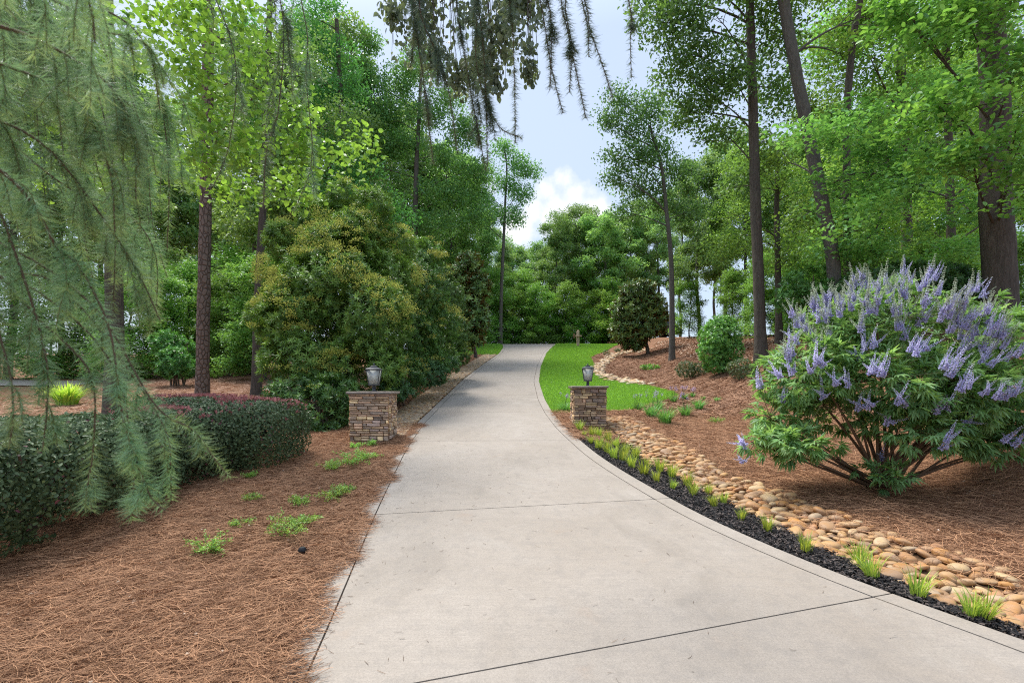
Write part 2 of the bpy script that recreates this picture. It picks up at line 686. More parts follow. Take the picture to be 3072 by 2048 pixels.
def simple(name, c, rough=0.5, spec=0.5, metal=0.0, nscale=40.0, nvar=0.15):
    m, t, out = mat_new(name)
    tc = t.new('ShaderNodeTexCoord')
    n = t.noise(tc.outputs['Object'], nscale, 4.0, 0.6)
    col = t.mix(1.0, c, t.math('ADD', t.math('MULTIPLY', n, 2 * nvar), 1 - nvar), 'MULTIPLY')
    b = principled(t, col, t.math('ADD', t.math('MULTIPLY', n, 0.2), rough - 0.1), spec, metal)
    t.link(b.outputs[0], out.inputs[0])
    return m


M['iron'] = simple('iron', (0.045, 0.05, 0.058), 0.45, 0.5)
M['plastic'] = simple('plastic', (0.012, 0.012, 0.014), 0.5, 0.4)
M['candle'] = simple('candle', (0.5, 0.48, 0.42), 0.5)
M['car_paint'] = simple('car_paint', (0.03, 0.035, 0.045), 0.3, 0.6)
M['car_glass'] = simple('car_glass', (0.02, 0.024, 0.03), 0.12, 0.8)
M['rubber'] = simple('rubber', (0.02, 0.02, 0.02), 0.8, 0.2)
M['metal'] = simple('metal', (0.4, 0.4, 0.4), 0.35, 0.5, 0.8)


def glass_mat():
    m, t, out = mat_new('lantern_glass')
    tc = t.new('ShaderNodeTexCoord')
    n = t.noise(tc.outputs['Object'], 60.0, 3.0, 0.6)
    b = principled(t, (0.82, 0.84, 0.80), 0.16, 0.7)
    bump(t, b, n, 0.25, 0.003)
    tl = t.new('ShaderNodeBsdfTranslucent')
    tl.inputs[0].default_value = (0.85, 0.87, 0.83, 1)
    tp = t.new('ShaderNodeBsdfTransparent')
    tp.inputs[0].default_value = (0.92, 0.94, 0.92, 1)
    m1 = t.new('ShaderNodeMixShader')
    m1.inputs[0].default_value = 0.5
    t.link(b.outputs[0], m1.inputs[1])
    t.link(tl.outputs[0], m1.inputs[2])
    m2 = t.new('ShaderNodeMixShader')
    m2.inputs[0].default_value = 0.10
    t.link(m1.outputs[0], m2.inputs[1])
    t.link(tp.outputs[0], m2.inputs[2])
    t.link(m2.outputs[0], out.inputs[0])
    return m


M['lantern_glass'] = glass_mat()


def ground_mat():
    m, t, out = mat_new('pine_straw_ground')
    g = t.new('ShaderNodeNewGeometry')
    p = g.outputs['Position']
    big = t.noise(p, 0.55, 4.0, 0.6)
    mid = t.noise(p, 6.0, 5.0, 0.65, 0.6)
    s1 = t.noise(t.mapping(p, (14, 70, 20)), 1.0, 3.0, 0.6, 1.2)
    s2 = t.noise(t.mapping(p, (80, 16, 20)), 1.0, 3.0, 0.6, 1.2)
    st = t.math('MAXIMUM', s1, s2)
    col = t.ramp(st, [(0.36, (0.065, 0.028, 0.015)), (0.55, (0.20, 0.10, 0.055)), (0.72, (0.40, 0.225, 0.13))])
    col = t.mix(t.ramp(mid, [(0.35, 0.0), (0.75, 0.5)]), col, (0.20, 0.10, 0.06))
    col = t.mix(t.ramp(big, [(0.40, 0.0), (0.72, 0.55)]), col, (0.28, 0.15, 0.09))
    b = principled(t, col, 0.9, 0.1)
    bump(t, b, t.math('ADD', st, mid), 0.8, 0.03)
    t.link(b.outputs[0], out.inputs[0])
    return m


def concrete_mat(name, edge=False):
    m, t, out = mat_new(name)
    g = t.new('ShaderNodeNewGeometry')
    p = g.outputs['Position']
    big = t.noise(p, 0.45, 5.0, 0.62, 0.5)
    mid = t.noise(p, 1.7, 8.0, 0.72, 0.3)
    stain = t.noise(t.mapping(p, (0.9, 0.55, 1)), 1.15, 7.0, 0.68, 0.5)
    fine = t.noise(p, 85.0, 3.0, 0.7)
    sp = t.noise(p, 260.0, 2.0, 0.6)
    broom = t.noise(t.mapping(p, (2.2, 85, 1)), 1.0, 2.0, 0.6)
    spot = t.new('ShaderNodeTexVoronoi')
    spot.inputs['Scale'].default_value = 2.6
    t.link(p, spot.inputs['Vector'])
    col = t.mix(t.ramp(big, [(0.32, 0.0), (0.68, 1.0)]), (0.301, 0.253, 0.202), (0.353, 0.309, 0.260))
    col = t.mix(t.ramp(mid, [(0.42, 0.0), (0.72, 0.50)]), col, (0.251, 0.209, 0.163))
    if not edge:
        col = t.mix(t.ramp(stain, [(0.53, 0.0), (0.65, 0.42)]), col, (0.196, 0.165, 0.131))
        col = t.mix(t.ramp(stain, [(0.30, 0.35), (0.42, 0.0)]), col, (0.377, 0.342, 0.295))
    mott = t.noise(p, 9.0, 6.0, 0.75)
    col = t.mix(t.ramp(mott, [(0.36, 0.32), (0.52, 0.0)]), col, (0.19, 0.17, 0.15))
    rust = t.noise(p, 3.1, 4.0, 0.6)
    col = t.mix(t.ramp(rust, [(0.62, 0.0), (0.80, 0.38)]), col, (0.302, 0.204, 0.134))
    col = t.mix(t.ramp(fine, [(0.32, 0.45), (0.60, 0.0)]), col, (0.163, 0.141, 0.116))
    col = t.mix(t.ramp(sp, [(0.60, 0.0), (0.72, 0.45)]), col, (0.107, 0.094, 0.077))
    col = t.mix(t.ramp(broom, [(0.40, 0.0), (0.75, 0.38)]), col, (0.227, 0.197, 0.166))
    col = t.mix(t.ramp(spot.outputs['Distance'], [(0.015, 0.6), (0.03, 0.0)]), col, (0.058, 0.047, 0.036))
    b = principled(t, col, t.math('ADD', t.math('MULTIPLY', big, 0.25), 0.55), 0.25)
    bump(t, b, t.math('ADD', broom, t.math('MULTIPLY', fine, 0.8)), 0.28, 0.004)
    t.link(b.outputs[0], out.inputs[0])
    return m


def lawn_mat():
    m, t, out = mat_new('lawn_turf')
    g = t.new('ShaderNodeNewGeometry')
    p = g.outputs['Position']
    a = t.noise(p, 0.8, 4.0, 0.6)
    b2 = t.noise(t.mapping(p, (3, 9, 3)), 4.0, 4.0, 0.7)
    col = t.mix(t.ramp(a, [(0.3, 0.0), (0.7, 1.0)]), (0.11, 0.25, 0.012), (0.185, 0.36, 0.022))
    col = t.mix(t.ramp(b2, [(0.4, 0.45), (0.65, 0.0)]), col, (0.10, 0.24, 0.008))
    b = principled(t, col, 0.85, 0.15)
    bump(t, b, b2, 0.6, 0.03)
    t.link(b.outputs[0], out.inputs[0])
    return m


def mulch_mat():
    m, t, out = mat_new('black_mulch')
    g = t.new('ShaderNodeNewGeometry')
    n = t.noise(g.outputs['Position'], 38.0, 5.0, 0.7, 0.8)
    col = t.ramp(n, [(0.3, (0.006, 0.006, 0.007)), (0.6, (0.022, 0.021, 0.022)), (0.78, (0.065, 0.055, 0.05))])
    b = principled(t, col, 0.85, 0.2)
    bump(t, b, n, 1.0, 0.03)
    t.link(b.outputs[0], out.inputs[0])
    return m


def creek_mat():
    m, t, out = mat_new('creek_sand')
    g = t.new('ShaderNodeNewGeometry')
    n = t.noise(g.outputs['Position'], 14.0, 5.0, 0.7)
    col = t.ramp(n, [(0.3, (0.06, 0.034, 0.018)), (0.7, (0.18, 0.11, 0.06))])
    b = principled(t, col, 0.9, 0.1)
    bump(t, b, n, 0.8, 0.02)
    t.link(b.outputs[0], out.inputs[0])
    return m


M['ground'] = ground_mat()
M['concrete'] = concrete_mat('concrete')
M['concrete_edge'] = concrete_mat('concrete_edge', True)
M['lawn'] = lawn_mat()
M['mulch'] = mulch_mat()
M['creek'] = creek_mat()

# ------------------------------------------------------------------ the setting: ground, drive, lawns, beds


def grid_mesh(X, Y, Z, mb, col=(1, 1, 1)):
    ny, nx = X.shape
    v = np.stack([X, Y, Z], -1).reshape(-1, 3)
    i = np.arange(ny - 1)[:, None] * nx + np.arange(nx - 1)[None, :]
    f = np.stack([i, i + 1, i + nx + 1, i + nx], -1).reshape(-1, 4)
    mb.add(v, f, col)


def make_ground():
    xs = np.concatenate([-np.geomspace(16, 900, 40)[::-1], np.arange(-15.6, 18.1, 0.3), np.geomspace(18.6, 900, 40)])
    ys = np.concatenate([-np.geomspace(8, 600, 24)[::-1], np.arange(-7.6, 50, 0.3), np.geomspace(50.5, 1800, 60)])
    X, Y = np.meshgrid(xs, ys)
    Z = G(X, Y)
    mb = MB()
    grid_mesh(X, Y, Z, mb)
    o = mb.build('ground', M['ground'], smooth=True)
    tag(o, kind='structure', label='reddish brown pine straw ground under the trees and beds')


make_ground()

RIBL, RIBR = 0.16, 0.20
JOINTS = [(-7.0, 0.3), (-2.2, 0.33), (0.25, 0.32), (2.81, 0.29), (5.49, 0.165), (9.16, 0.01), (12.6, -0.05), (16.0, -0.08), (19.4, -0.12), (22.9, -0.16),
          (26.4, -0.2), (29.9, -0.22), (33.4, -0.2), (36.9, -0.1), (41.0, 0.0), (45.0, 0.05), (50.0, 0.1), (56.0, 0.1)]


def strip_piece(mb, j0, j1, fa, fb, na, gap=0.006, lift=0.035, depth=0.10):
    """one concrete slab between two transverse joints; fa/fb: x limits as functions of y"""
    n = max(4, int((j1[0] - j0[0]) / 0.3))
    rows = []
    for k in range(n + 1):
        t = k / n
        y0 = j0[0] * (1 - t) + j1[0] * t + (gap if k == 0 else (-gap if k == n else 0))
        sl = j0[1] * (1 - t) + j1[1] * t
        w = np.linspace(0, 1, na)
        y = np.full(na, y0)
        for _ in range(4):
            x = fa(y) * (1 - w) + fb(y) * w
            y = y0 + sl * x
        rows.append(np.stack([x, y, PROF(y) + lift], 1))
    R = np.array(rows)
    mb_v = R.reshape(-1, 3)
    i = np.arange(n)[:, None] * na + np.arange(na - 1)[None, :]
    f = np.stack([i, i + 1, i + na + 1, i + na], -1).reshape(-1, 4)
    mb.add(mb_v, f)
    # skirt
    ring = np.concatenate([R[0, :-1], R[:-1, -1], R[-1, ::-1][:-1], R[::-1, 0][:-1]])
    # soft arris: first a small inset drop, then the vertical side
    low = ring - np.array([0, 0, depth])
    m = len(ring)
    k = np.arange(m)
    k2 = (k + 1) % m
    mb.add(np.concatenate([ring, low]), np.stack([k2, k, k + m, k2 + m], -1))


def make_drive():
    mb, me = MB(), MB()
    g = 0.006
    for a, b in zip(JOINTS[:-1], JOINTS[1:]):
        strip_piece(mb, a, b, lambda y: XL(y) + RIBL + g, lambda y: XR(y) - RIBR - g, 10)
        strip_piece(me, a, b, lambda y: XL(y), lambda y: XL(y) + RIBL - g, 2, lift=0.037)
        strip_piece(me, a, b, lambda y: XR(y) - RIBR + g, lambda y: XR(y), 2, lift=0.037)
    tag(mb.build('driveway', M['concrete']), kind='structure', label='pale grey concrete driveway curving up to the crest')
    tag(me.build('driveway_edging', M['concrete_edge']), kind='structure', label='narrow concrete ribbons along both edges of the driveway')


make_drive()


def curve_from_px(pts):
    p = np.array([GP(u, v) for u, v in pts])
    o = np.argsort(p[:, 1])
    p = p[o]
    return lambda y: np.interp(y, p[:, 1], p[:, 0]), p[0, 1], p[-1, 1]


def drape(fa, fb, y0, y1, lift, ny, nx, mb=None):
    mb = mb or MB()
    ys = np.linspace(y0, y1, ny)
    w = np.linspace(0, 1, nx)
    X = fa(ys)[:, None] * (1 - w) + fb(ys)[:, None] * w
    Y = np.repeat(ys[:, None], nx, 1)
    grid_mesh(X, Y, G(X, Y) + lift, mb)
    return mb


# creek of river stones and black mulch strip
CL, _, _ = curve_from_px([(1800, 1258), (1818, 1268), (1865, 1319), (1916, 1363), (1950, 1397), (2028, 1435), (2093, 1472), (2192, 1520), (2271, 1559), (2378, 1613),
                          (2556, 1702), (2690, 1760), (2845, 1831), (3023, 1893), (3300, 2000), (3700, 2120)])
CR, _, _ = curve_from_px([(1850, 1250), (1896, 1262), (2008, 1322), (2080, 1358), (2165, 1425), (2245, 1456), (2325, 1478), (2431, 1522), (2658, 1605), (2868, 1668),
                          (3068, 1750), (3300, 1850), (3700, 1990)])
CY0, CY1 = 1.9, 12.2
CREEK_END = 12.0
tag(drape(lambda y: CL(y) - 0.1, lambda y: CR(y) + 0.12, 1.8, 12.3, 0.02, 60, 10).build('creek_bed', M['creek'], smooth=True), kind='structure',
    label='sandy bed of the dry creek under the river stones')
tag(drape(lambda y: XR(y) - 0.03, lambda y: np.maximum(CL(y) + 0.06, XR(y) + 0.05), 1.6, 10.6, 0.03, 90, 8).build('mulch_bed', M['mulch'], smooth=True), kind='structure',
    label='black bark mulch strip between driveway and river stones')

# lawns
LR, _, _ = curve_from_px([(1860, 1037), (1842, 1040), (1811, 1056), (1773, 1073), (1784, 1096), (1779, 1119), (1829, 1141), (1909, 1150), (1980, 1165), (2025, 1177), (2036, 1187),
                          (1990, 1205), (1936, 1221), (1887, 1235), (1820, 1241), (1740, 1243), (1663, 1240)])
LY0 = GP(1663, 1241)[1]


def lawn_right(y):
    return np.where(y > 40, 8.5 + (y - 40) * 0.3, np.where(y > 36.0, np.interp(y, [36, 40], [LR(36.0), 8.5]), LR(y)))


tag(drape(lambda y: XR(y) - 0.05, lambda y: np.maximum(lawn_right(y), XR(y) + .02), LY0, 50, 0.022, 130, 26).build('lawn', M['lawn'], smooth=True), kind='structure',
    label='bright green lawn on the right of the driveway')
LLY0 = 31.2


def lawn_left(y):
    return np.interp(y, [31.2, 31.6, 33, 40, 50], [-1.2, -4.2, -4.8, -7, -9])


tag(drape(lambda y: np.minimum(lawn_left(y), XL(y) - 0.02), lambda y: XL(y) + 0.05, LLY0, 50, 0.022, 60, 20).build('lawn', M['lawn'], smooth=True), kind='structure',
    label='small bright green lawn patch left of the drive at its crest')

# pale street glimpsed far left through the cedar
mbs = MB()
X, Y = np.meshgrid(np.linspace(-70, -18.4, 30), np.linspace(20.5, 23.5, 4))
grid_mesh(X, Y, G(X, Y) + 0.03, mbs)
tag(mbs.build('street', M['concrete_edge'], smooth=True), kind='structure', label='pale street glimpsed at far left between the trees')


def grass_blades():
    mb = MB()
    def blades(n, xf, y0, y1, hb):
        y = y0 + (y1 - y0) * rng.random(n) ** 1.5
        a, b = xf
        xa, xb = a(y), b(y)
        x = xa + (xb - xa) * rng.random(n)
        ok = xb > xa + 0.05
        x, y = x[ok], y[ok]
        n = len(x)
        p = np.stack([x, y, G(x, y) + 0.02], 1)
        h = hb * rng.uniform(0.6, 1.3, n) * (1 + (y - y0) / 30)
        d = norm(np.stack([rng.normal(0, .5, n), rng.normal(0, .5, n), np.ones(n)], 1))
        s = norm(np.cross(d, rng.normal(size=(n, 3)))) * (0.006 * (1 + (y - 10) / 12))[:, None]
        v = np.stack([p - s, p + s, p + d * h[:, None]], 1).reshape(-1, 3)
        col = np.repeat(cols_between(n, (0.075, 0.165, 0.006), (0.14, 0.255, 0.014), 0.25), 3, 0)
        mb.add(v, np.arange(n * 3).reshape(-1, 3), col)
    blades(130000, (lambda y: XR(y), lambda y: lawn_right(y)), LY0, 42, 0.045)
    blades(26000, (lambda y: lawn_left(y), lambda y: XL(y)), LLY0, 42, 0.06)
    tag(mb.build('grass', M['leaf']), 'short bright green turf blades covering both lawns', 'grass', kind='stuff')


grass_blades()


def strands(mb, x, y, L, W, dirbias, spread, ca, cb, lift=0.012, amp=0.03):
    """loose pine needles: three-segment curved ribbons lying on the ground"""
    n = len(x)
    th = dirbias + rng.normal(0, spread, n)
    L = L * rng.uniform(0.6, 1.3, n)
    cur = rng.normal(0, 0.5, n)
    t = np.linspace(-0.5, 0.5, 4)
    a = th[:, None] + cur[:, None] * t[None, :] * 1.6
    px = x[:, None] + np.cumsum(np.cos(a) * (L / 3)[:, None], 1)
    py = y[:, None] + np.cumsum(np.sin(a) * (L / 3)[:, None], 1)
    z0 = rng.uniform(0.0, amp, n)
    tilt = rng.normal(0, 0.12, n)
    pz = G(px, py) + lift + z0[:, None] + np.maximum(tilt[:, None] * t[None, :] * L[:, None] * 2, -z0[:, None]) * 0.6
    sx, sy = -np.sin(a) * W / 2, np.cos(a) * W / 2
    wgt = np.array([0.7, 1, 1, 0.5])
    roll = rng.uniform(-.5, .5, n)[:, None] * W
    A = np.stack([px + sx * wgt, py + sy * wgt, pz + roll], -1)
    B = np.stack([px - sx * wgt, py - sy * wgt, pz - roll], -1)
    v = np.concatenate([A, B], 1)
    f = np.array([[0, 1, 5, 4], [1, 2, 6, 5], [2, 3, 7, 6]])
    F = (np.arange(n)[:, None, None] * 8 + f[None]).reshape(-1, 4)
    mb.add(v.reshape(-1, 3), F, np.repeat(cols_between(n, ca, cb, 0.25), 8, 0))


def pine_straw():
    mb = MB()
    A, B = (0.105, 0.046, 0.023), (0.52, 0.285, 0.152)
    # left bed, near
    n = 230000
    y = 1.4 + 9.5 * rng.random(n) ** 1.35
    edge = XL(y) - 0.02 + 0.05 * np.sin(y * 3.1) + 0.05 * np.sin(y * 7.7 + 1)
    x = edge - 3.4 * rng.random(n) ** 1.0
    strands(mb, x, y, 0.17, 0.0021, 0.45, 0.75, A, B, amp=0.05)
    # fringe creeping over the ribbon
    n = 9000
    y = 1.4 + 9.5 * rng.random(n)
    x = XL(y) + 0.03 + 0.05 * np.sin(y * 3.1) + 0.06 * np.sin(y * 7.7 + 1) - 0.28 * rng.random(n)
    strands(mb, x, y, 0.13, 0.0030, 0.2, 1.0, A, B, lift=0.042, amp=0.012)
    # left bed farther up the drive
    n = 30000
    y = 9.5 + 22 * rng.random(n) ** 1.3
    x = XL(y) - 0.9 - 3.2 * rng.random(n)
    strands(mb, x, y, 0.2, 0.006, 0.9, 0.8, A, B, amp=0.04)
    # left behind the hedge
    n = 25000
    y = 9 + 16 * rng.random(n)
    x = -4.5 - 12 * rng.random(n)
    strands(mb, x, y, 0.22, 0.008, 0.3, 1.2, (0.25, 0.13, 0.08), (0.55, 0.34, 0.22), amp=0.03)
    # right bed, near
    n = 150000
    y = 2.2 + 10.5 * rng.random(n) ** 1.2
    x = CR(y) - 0.04 - 0.0 * y + 8.5 * rng.random(n) ** 1.25
    strands(mb, x, y, 0.18, 0.0028, 2.7, 0.9, A, B, amp=0.05)
    # right bed, far
    n = 70000
    y = 12 + 20 * rng.random(n) ** 1.2
    x = np.maximum(lawn_right(y), CR(np.minimum(y, 12.2))) + 0.1 + 9 * rng.random(n)
    strands(mb, x, y, 0.22, 0.009, 2.9, 1.0, (0.14, 0.066, 0.036), (0.46, 0.265, 0.16), amp=0.04)
    # round the right pillar
    n = 16000
    y = 9.2 + 4.6 * rng.random(n)
    x = XR(y) + 0.02 + (1.2 + 0.5 * (y - 9.2)) * rng.random(n)
    ok = (x > XR(y)) & (y < LY0 + 0.15) & ((x < CL(y)) | (y > 12.0))
    strands(mb, x[ok], y[ok], 0.16, 0.004, 2.4, 1.0, A, B, lift=0.035, amp=0.05)
    # needles fallen among the river stones
    n = 2600
    y = 2.2 + 9.6 * rng.random(n)
    x = CL(y) + (CR(y) - CL(y)) * rng.random(n) ** .5
    strands(mb, x, y, 0.13, 0.0028, 2.4, 1.2, A, B, lift=0.055, amp=0.03)
    # needles blown onto the concrete
    n = 420
    y = 2 + 8 * rng.random(n)
    x = XL(y) + 0.15 + (XR(y) - XL(y) - 0.4) * rng.random(n) ** 2.2
    strands(mb, x, y, 0.045, 0.0022, 0.2, 1.4, (0.05, 0.03, 0.02), (0.16, 0.10, 0.06), lift=0.039, amp=0.003)
    tag(mb.build('pine_straw', M['straw']), 'loose reddish brown pine needles covering the beds', 'pine straw', kind='stuff')


pine_straw()


def bark_mulch():
    mb = MB()
    n = 26000
    y = 1.7 + 8.8 * rng.random(n) ** 1.3
    xa, xb = XR(y) + 0.01, np.maximum(CL(y) + 0.05, XR(y) + 0.05)
    x = xa + (xb - xa) * rng.random(n)
    p = np.stack([x, y, G(x, y) + 0.035 + rng.uniform(0, 0.025, n)], 1)
    d = norm(rng.normal(size=(n, 3)) * np.array([1, 1, 0.35]))
    s = norm(np.cross(d, np.array([0, 0, 1.0]) + rng.normal(0, .4, (n, 3))))
    L = rng.uniform(0.012, 0.045, n)[:, None]
    W = rng.uniform(0.003, 0.009, n)[:, None]
    v = np.stack([p - d * L / 2 - s * W, p + d * L / 2 - s * W * .6, p + d * L / 2 + s * W * .6, p - d * L / 2 + s * W], 1)
    t = rng.random((n, 1)) ** 3
    col = np.array([[0.010, 0.010, 0.011]]) * (1 - t) + np.array([[0.13, 0.10, 0.085]]) * t
    mb.add(v.reshape(-1, 3), np.arange(n * 4).reshape(-1, 4), np.repeat(col, 4, 0))
    tag(mb.build('bark_mulch', M['chips']), 'shredded black bark mulch along the right driveway edge', 'mulch', kind='stuff')


bark_mulch()

# ------------------------------------------------------------------ river stones
ICO3, ICO3F = ico(3)
ICO2, ICO2F = ico(2)
ICO1, ICO1F = ico(1)


def stone_verts(v, seed):
    n = pnoise(v, 1.3, seed) * 0.14 + pnoise(v, 2.7, seed + 3) * 0.05
    q = v * (1 + n[:, None])
    q = np.sign(q) * np.abs(q) ** 0.9
    return q


STONE_COL = [((0.50, 0.30, 0.125), 'ochre'), ((0.52, 0.36, 0.19), 'tan'), ((0.56, 0.45, 0.30), 'cream'), ((0.42, 0.29, 0.18), 'brown'), ((0.43, 0.35, 0.25), 'grey'),
             ((0.48, 0.27, 0.12), 'rusty orange')]


def river_stones():
    meshes = []
    for k in range(14):
        mb = MB()
        mb.add(stone_verts(ICO3, k * 5.1), ICO3F)
        meshes.append(mb.mesh('river_stone', M['river_stone'], smooth=True))
    pts, rad = [], []
    tries = 0
    cand_y = CY0 + (CREEK_END - CY0) * rng.random(60000)
    for y in cand_y:
        xa, xb = float(CL(y)), float(CR(y))
        if xb - xa < 0.15:
            continue
        x = xa + (xb - xa) * rng.random()
        a = 0.034 + 0.062 * rng.random() ** 0.8
        if pts:
            P = np.array(pts[-2000:])
            R = np.array(rad[-2000:])
            if np.any((P[:, 0] - x) ** 2 + (P[:, 1] - y) ** 2 < (0.72 * (R + a)) ** 2):
                continue
        pts.append((x, y))
        rad.append(a)
    pts, rad = np.array(pts), np.array(rad)
    size = rad / np.hypot(pts[:, 0], pts[:, 1])
    vis = np.abs(pts[:, 0]) < 1.02 * pts[:, 1]
    order = np.argsort(-(size + vis * 10))
    rest = MB()
    for rank, i in enumerate(order):
        x, y = pts[i]
        a = rad[i]
        dims = (a * rng.uniform(1.0, 1.35), a * rng.uniform(0.68, 0.95), a * rng.uniform(0.36, 0.62))
        w = (x - CL(y)) / max(CR(y) - CL(y), 0.01)
        z = float(G(x, y)) + 0.018 + rng.uniform(0, 0.028)
        rz = rng.normal(0.1, 0.9)
        c, cname = STONE_COL[rng.choice(6, p=[.30, .34, .13, .13, .05, .05])]
        c = np.clip(np.array(c) ** 1.25 * rng.uniform(0.70, 1.02) * np.array([1.04, .93, .76]), 0, 1)
        if rank < 300:
            o = bpy.data.objects.new('river_stone', meshes[rng.integers(14)])
            COL.objects.link(o)
            o.location = (x, y, z)
            o.scale = dims
            o.rotation_euler = (rng.normal(0, .22), rng.normal(0, .22), rz)
            o.color = (*c, 1)
            sz = 'large' if a > 0.083 else ('small' if a < 0.064 else 'medium')
            where = 'beside the black mulch' if w < 0.3 else ('against the pine straw bank' if w > 0.7 else 'in the middle of the dry creek')
            tag(o, f'{sz} {cname} smooth river stone lying {where}', 'stone', 'river stones in the dry creek bed')
        else:
            v = stone_verts(ICO2, rng.uniform(0, 60)) * np.array(dims)
            v = np.stack([v[:, 0] * cos(rz) - v[:, 1] * sin(rz), v[:, 0] * sin(rz) + v[:, 1] * cos(rz), v[:, 2]], 1)
            rest.add(v + np.array([x, y, z]), ICO2F, c)
    if not rest.empty():
        o = rest.build('river_stones', M['river_stone'], smooth=True)
        tag(o, 'smaller and farther smooth tan river stones filling the dry creek', 'stones', kind='stuff')
    # upper creek winding round the lawn's edge, and gravel left of the drive
    mb = MB()
    path = np.array([GP(u, v) for u, v in [(1935, 1151), (1880, 1146), (1835, 1136), (1800, 1122), (1790, 1105), (1808, 1090), (1830, 1075), (1850, 1063), (1885, 1057), (1935, 1052)]])
    path = catmull(path, 12)
    for k in range(420):
        i = rng.integers(len(path))
        p = path[i] + np.array([rng.normal(0, .17), rng.normal(0, .3), 0])
        a = rng.uniform(0.06, 0.13)
        v = stone_verts(ICO1, rng.uniform(0, 60)) * np.array([a * 1.2, a, a * .55])
        p[2] = float(G(p[0], p[1])) + 0.04
        c = np.array(STONE_COL[rng.integers(0, 4)][0]) * rng.uniform(1.0, 1.25)
        mb.add(v + p, ICO1F, np.clip(c, 0, 0.85))
    tag(mb.build('creek_stones', M['river_stone'], smooth=True), 'pale stones of the upper creek curving round the far lawn edge', 'stones', kind='stuff')
    mb = MB()
    n = 5200
    yy = 9.6 + 21.5 * rng.random(n) ** 1.5
    for y in yy:
        x = float(XL(y)) - 0.06 - 0.75 * rng.random() * (1 if y > 11 else 0.6 + 0.4 * (y - 9.6) / 1.4)
        a = rng.uniform(0.025, 0.055) * (1 + (y - 10) / 40)
        v = stone_verts(ICO1, rng.uniform(0, 60)) * np.array([a * 1.2, a, a * .7])
        c = np.array(STONE_COL[rng.integers(0, 5)][0]) * rng.uniform(0.45, 0.95) * np.array([1, .9, .75])
        mb.add(v + np.array([x, y, float(G(x, y)) + 0.03]), ICO1F, np.clip(c, 0, .8))
    tag(mb.build('gravel', M['river_stone'], smooth=True), 'small tan gravel strip along the left driveway edge', 'gravel', kind='stuff')


river_stones()

# ------------------------------------------------------------------ pillars and lanterns


def pillar(label, cx, cy, w, z0, z1, tone=1.0):
    t = thing('stone_pillar', label, 'pillar', (cx, cy, z0))
    mb = MB()
    h = w / 2
    box(mb, (cx - h + .03, cy - h + .03, z0), (cx + h - .03, cy + h - .03, z1 - .045), (0.045, 0.035, 0.03))
    cols = [(0.421, 0.273, 0.160), (0.534, 0.366, 0.215), (0.323, 0.213, 0.133), (0.393, 0.273, 0.182), (0.590, 0.412, 0.221), (0.267, 0.193, 0.138), (0.505, 0.313, 0.193), (0.379, 0.266, 0.204)]
    for side in range(4):
        z = z0
        while z < z1 - 0.05:
            hh = min(rng.choice([.038, .05, .062, .085], p=[.3, .35, .25, .1]), z1 - 0.047 - z)
            if hh < 0.02:
                break
            x = -h + (0.02 if side % 2 else -0.005) + rng.uniform(0, .01)
            xe = h - (0.02 if side % 2 else -0.005)
            while x < xe - 0.02:
                ww = min(rng.uniform(0.07, 0.26), xe - x)
                if xe - (x + ww) < 0.05:
                    ww = xe - x
                dep = rng.uniform(-0.012, 0.016)
                c = np.array(cols[rng.integers(8)]) * rng.uniform(0.75, 1.15) * tone
                parts = [(z, hh)]
                if hh > 0.055 and rng.random() < 0.4:
                    k = rng.uniform(.4, .6)
                    parts = [(z, hh * k), (z + hh * k, hh * (1 - k))]
                for zz, h2 in parts:
                    c2 = np.clip(c * rng.uniform(.85, 1.15), 0, 1)
                    box(mb, (x + .003, -h - dep - rng.uniform(0, .008), zz + .003), (x + ww - .003, -h + .05, zz + h2 - .003), c2, bev=0.006,
                        rot=side * pi / 2, origin=(cx, cy, 0))
                x += ww
            z += hh
    mb.build('stonework', M['stone'], t)
    # flagstone cap with a rough broken edge
    mb = MB()
    n = 56
    th = np.arange(n) / n * 2 * pi
    r = (h + 0.045) / np.maximum(np.abs(np.cos(th)), np.abs(np.sin(th)))
    rings = []
    for zz, ins in ((z1 - .047, .02), (z1 - .038, .0), (z1 - .022, .004), (z1 - .008, .0), (z1, .012)):
        rr = r - ins + rng.uniform(-.007, .007, n)
        rings.append(np.stack([cx + rr * np.cos(th), cy + rr * np.sin(th), np.full(n, zz) + rng.uniform(-.002, .002, n)], 1))
    R = np.array(rings)
    k = np.arange(n)
    for q in range(len(rings) - 1):
        mb.add(R[q:q + 2].reshape(-1, 3), np.stack([k, (k + 1) % n, (k + 1) % n + n, k + n], -1), (0.25, 0.21, 0.175))
    mb.add(R[-1], k[None, :], (0.25, 0.21, 0.175))
    mb.add(R[0], k[None, ::-1], (0.25, 0.21, 0.175))
    mb.build('cap', M['stone'], t)
    return t


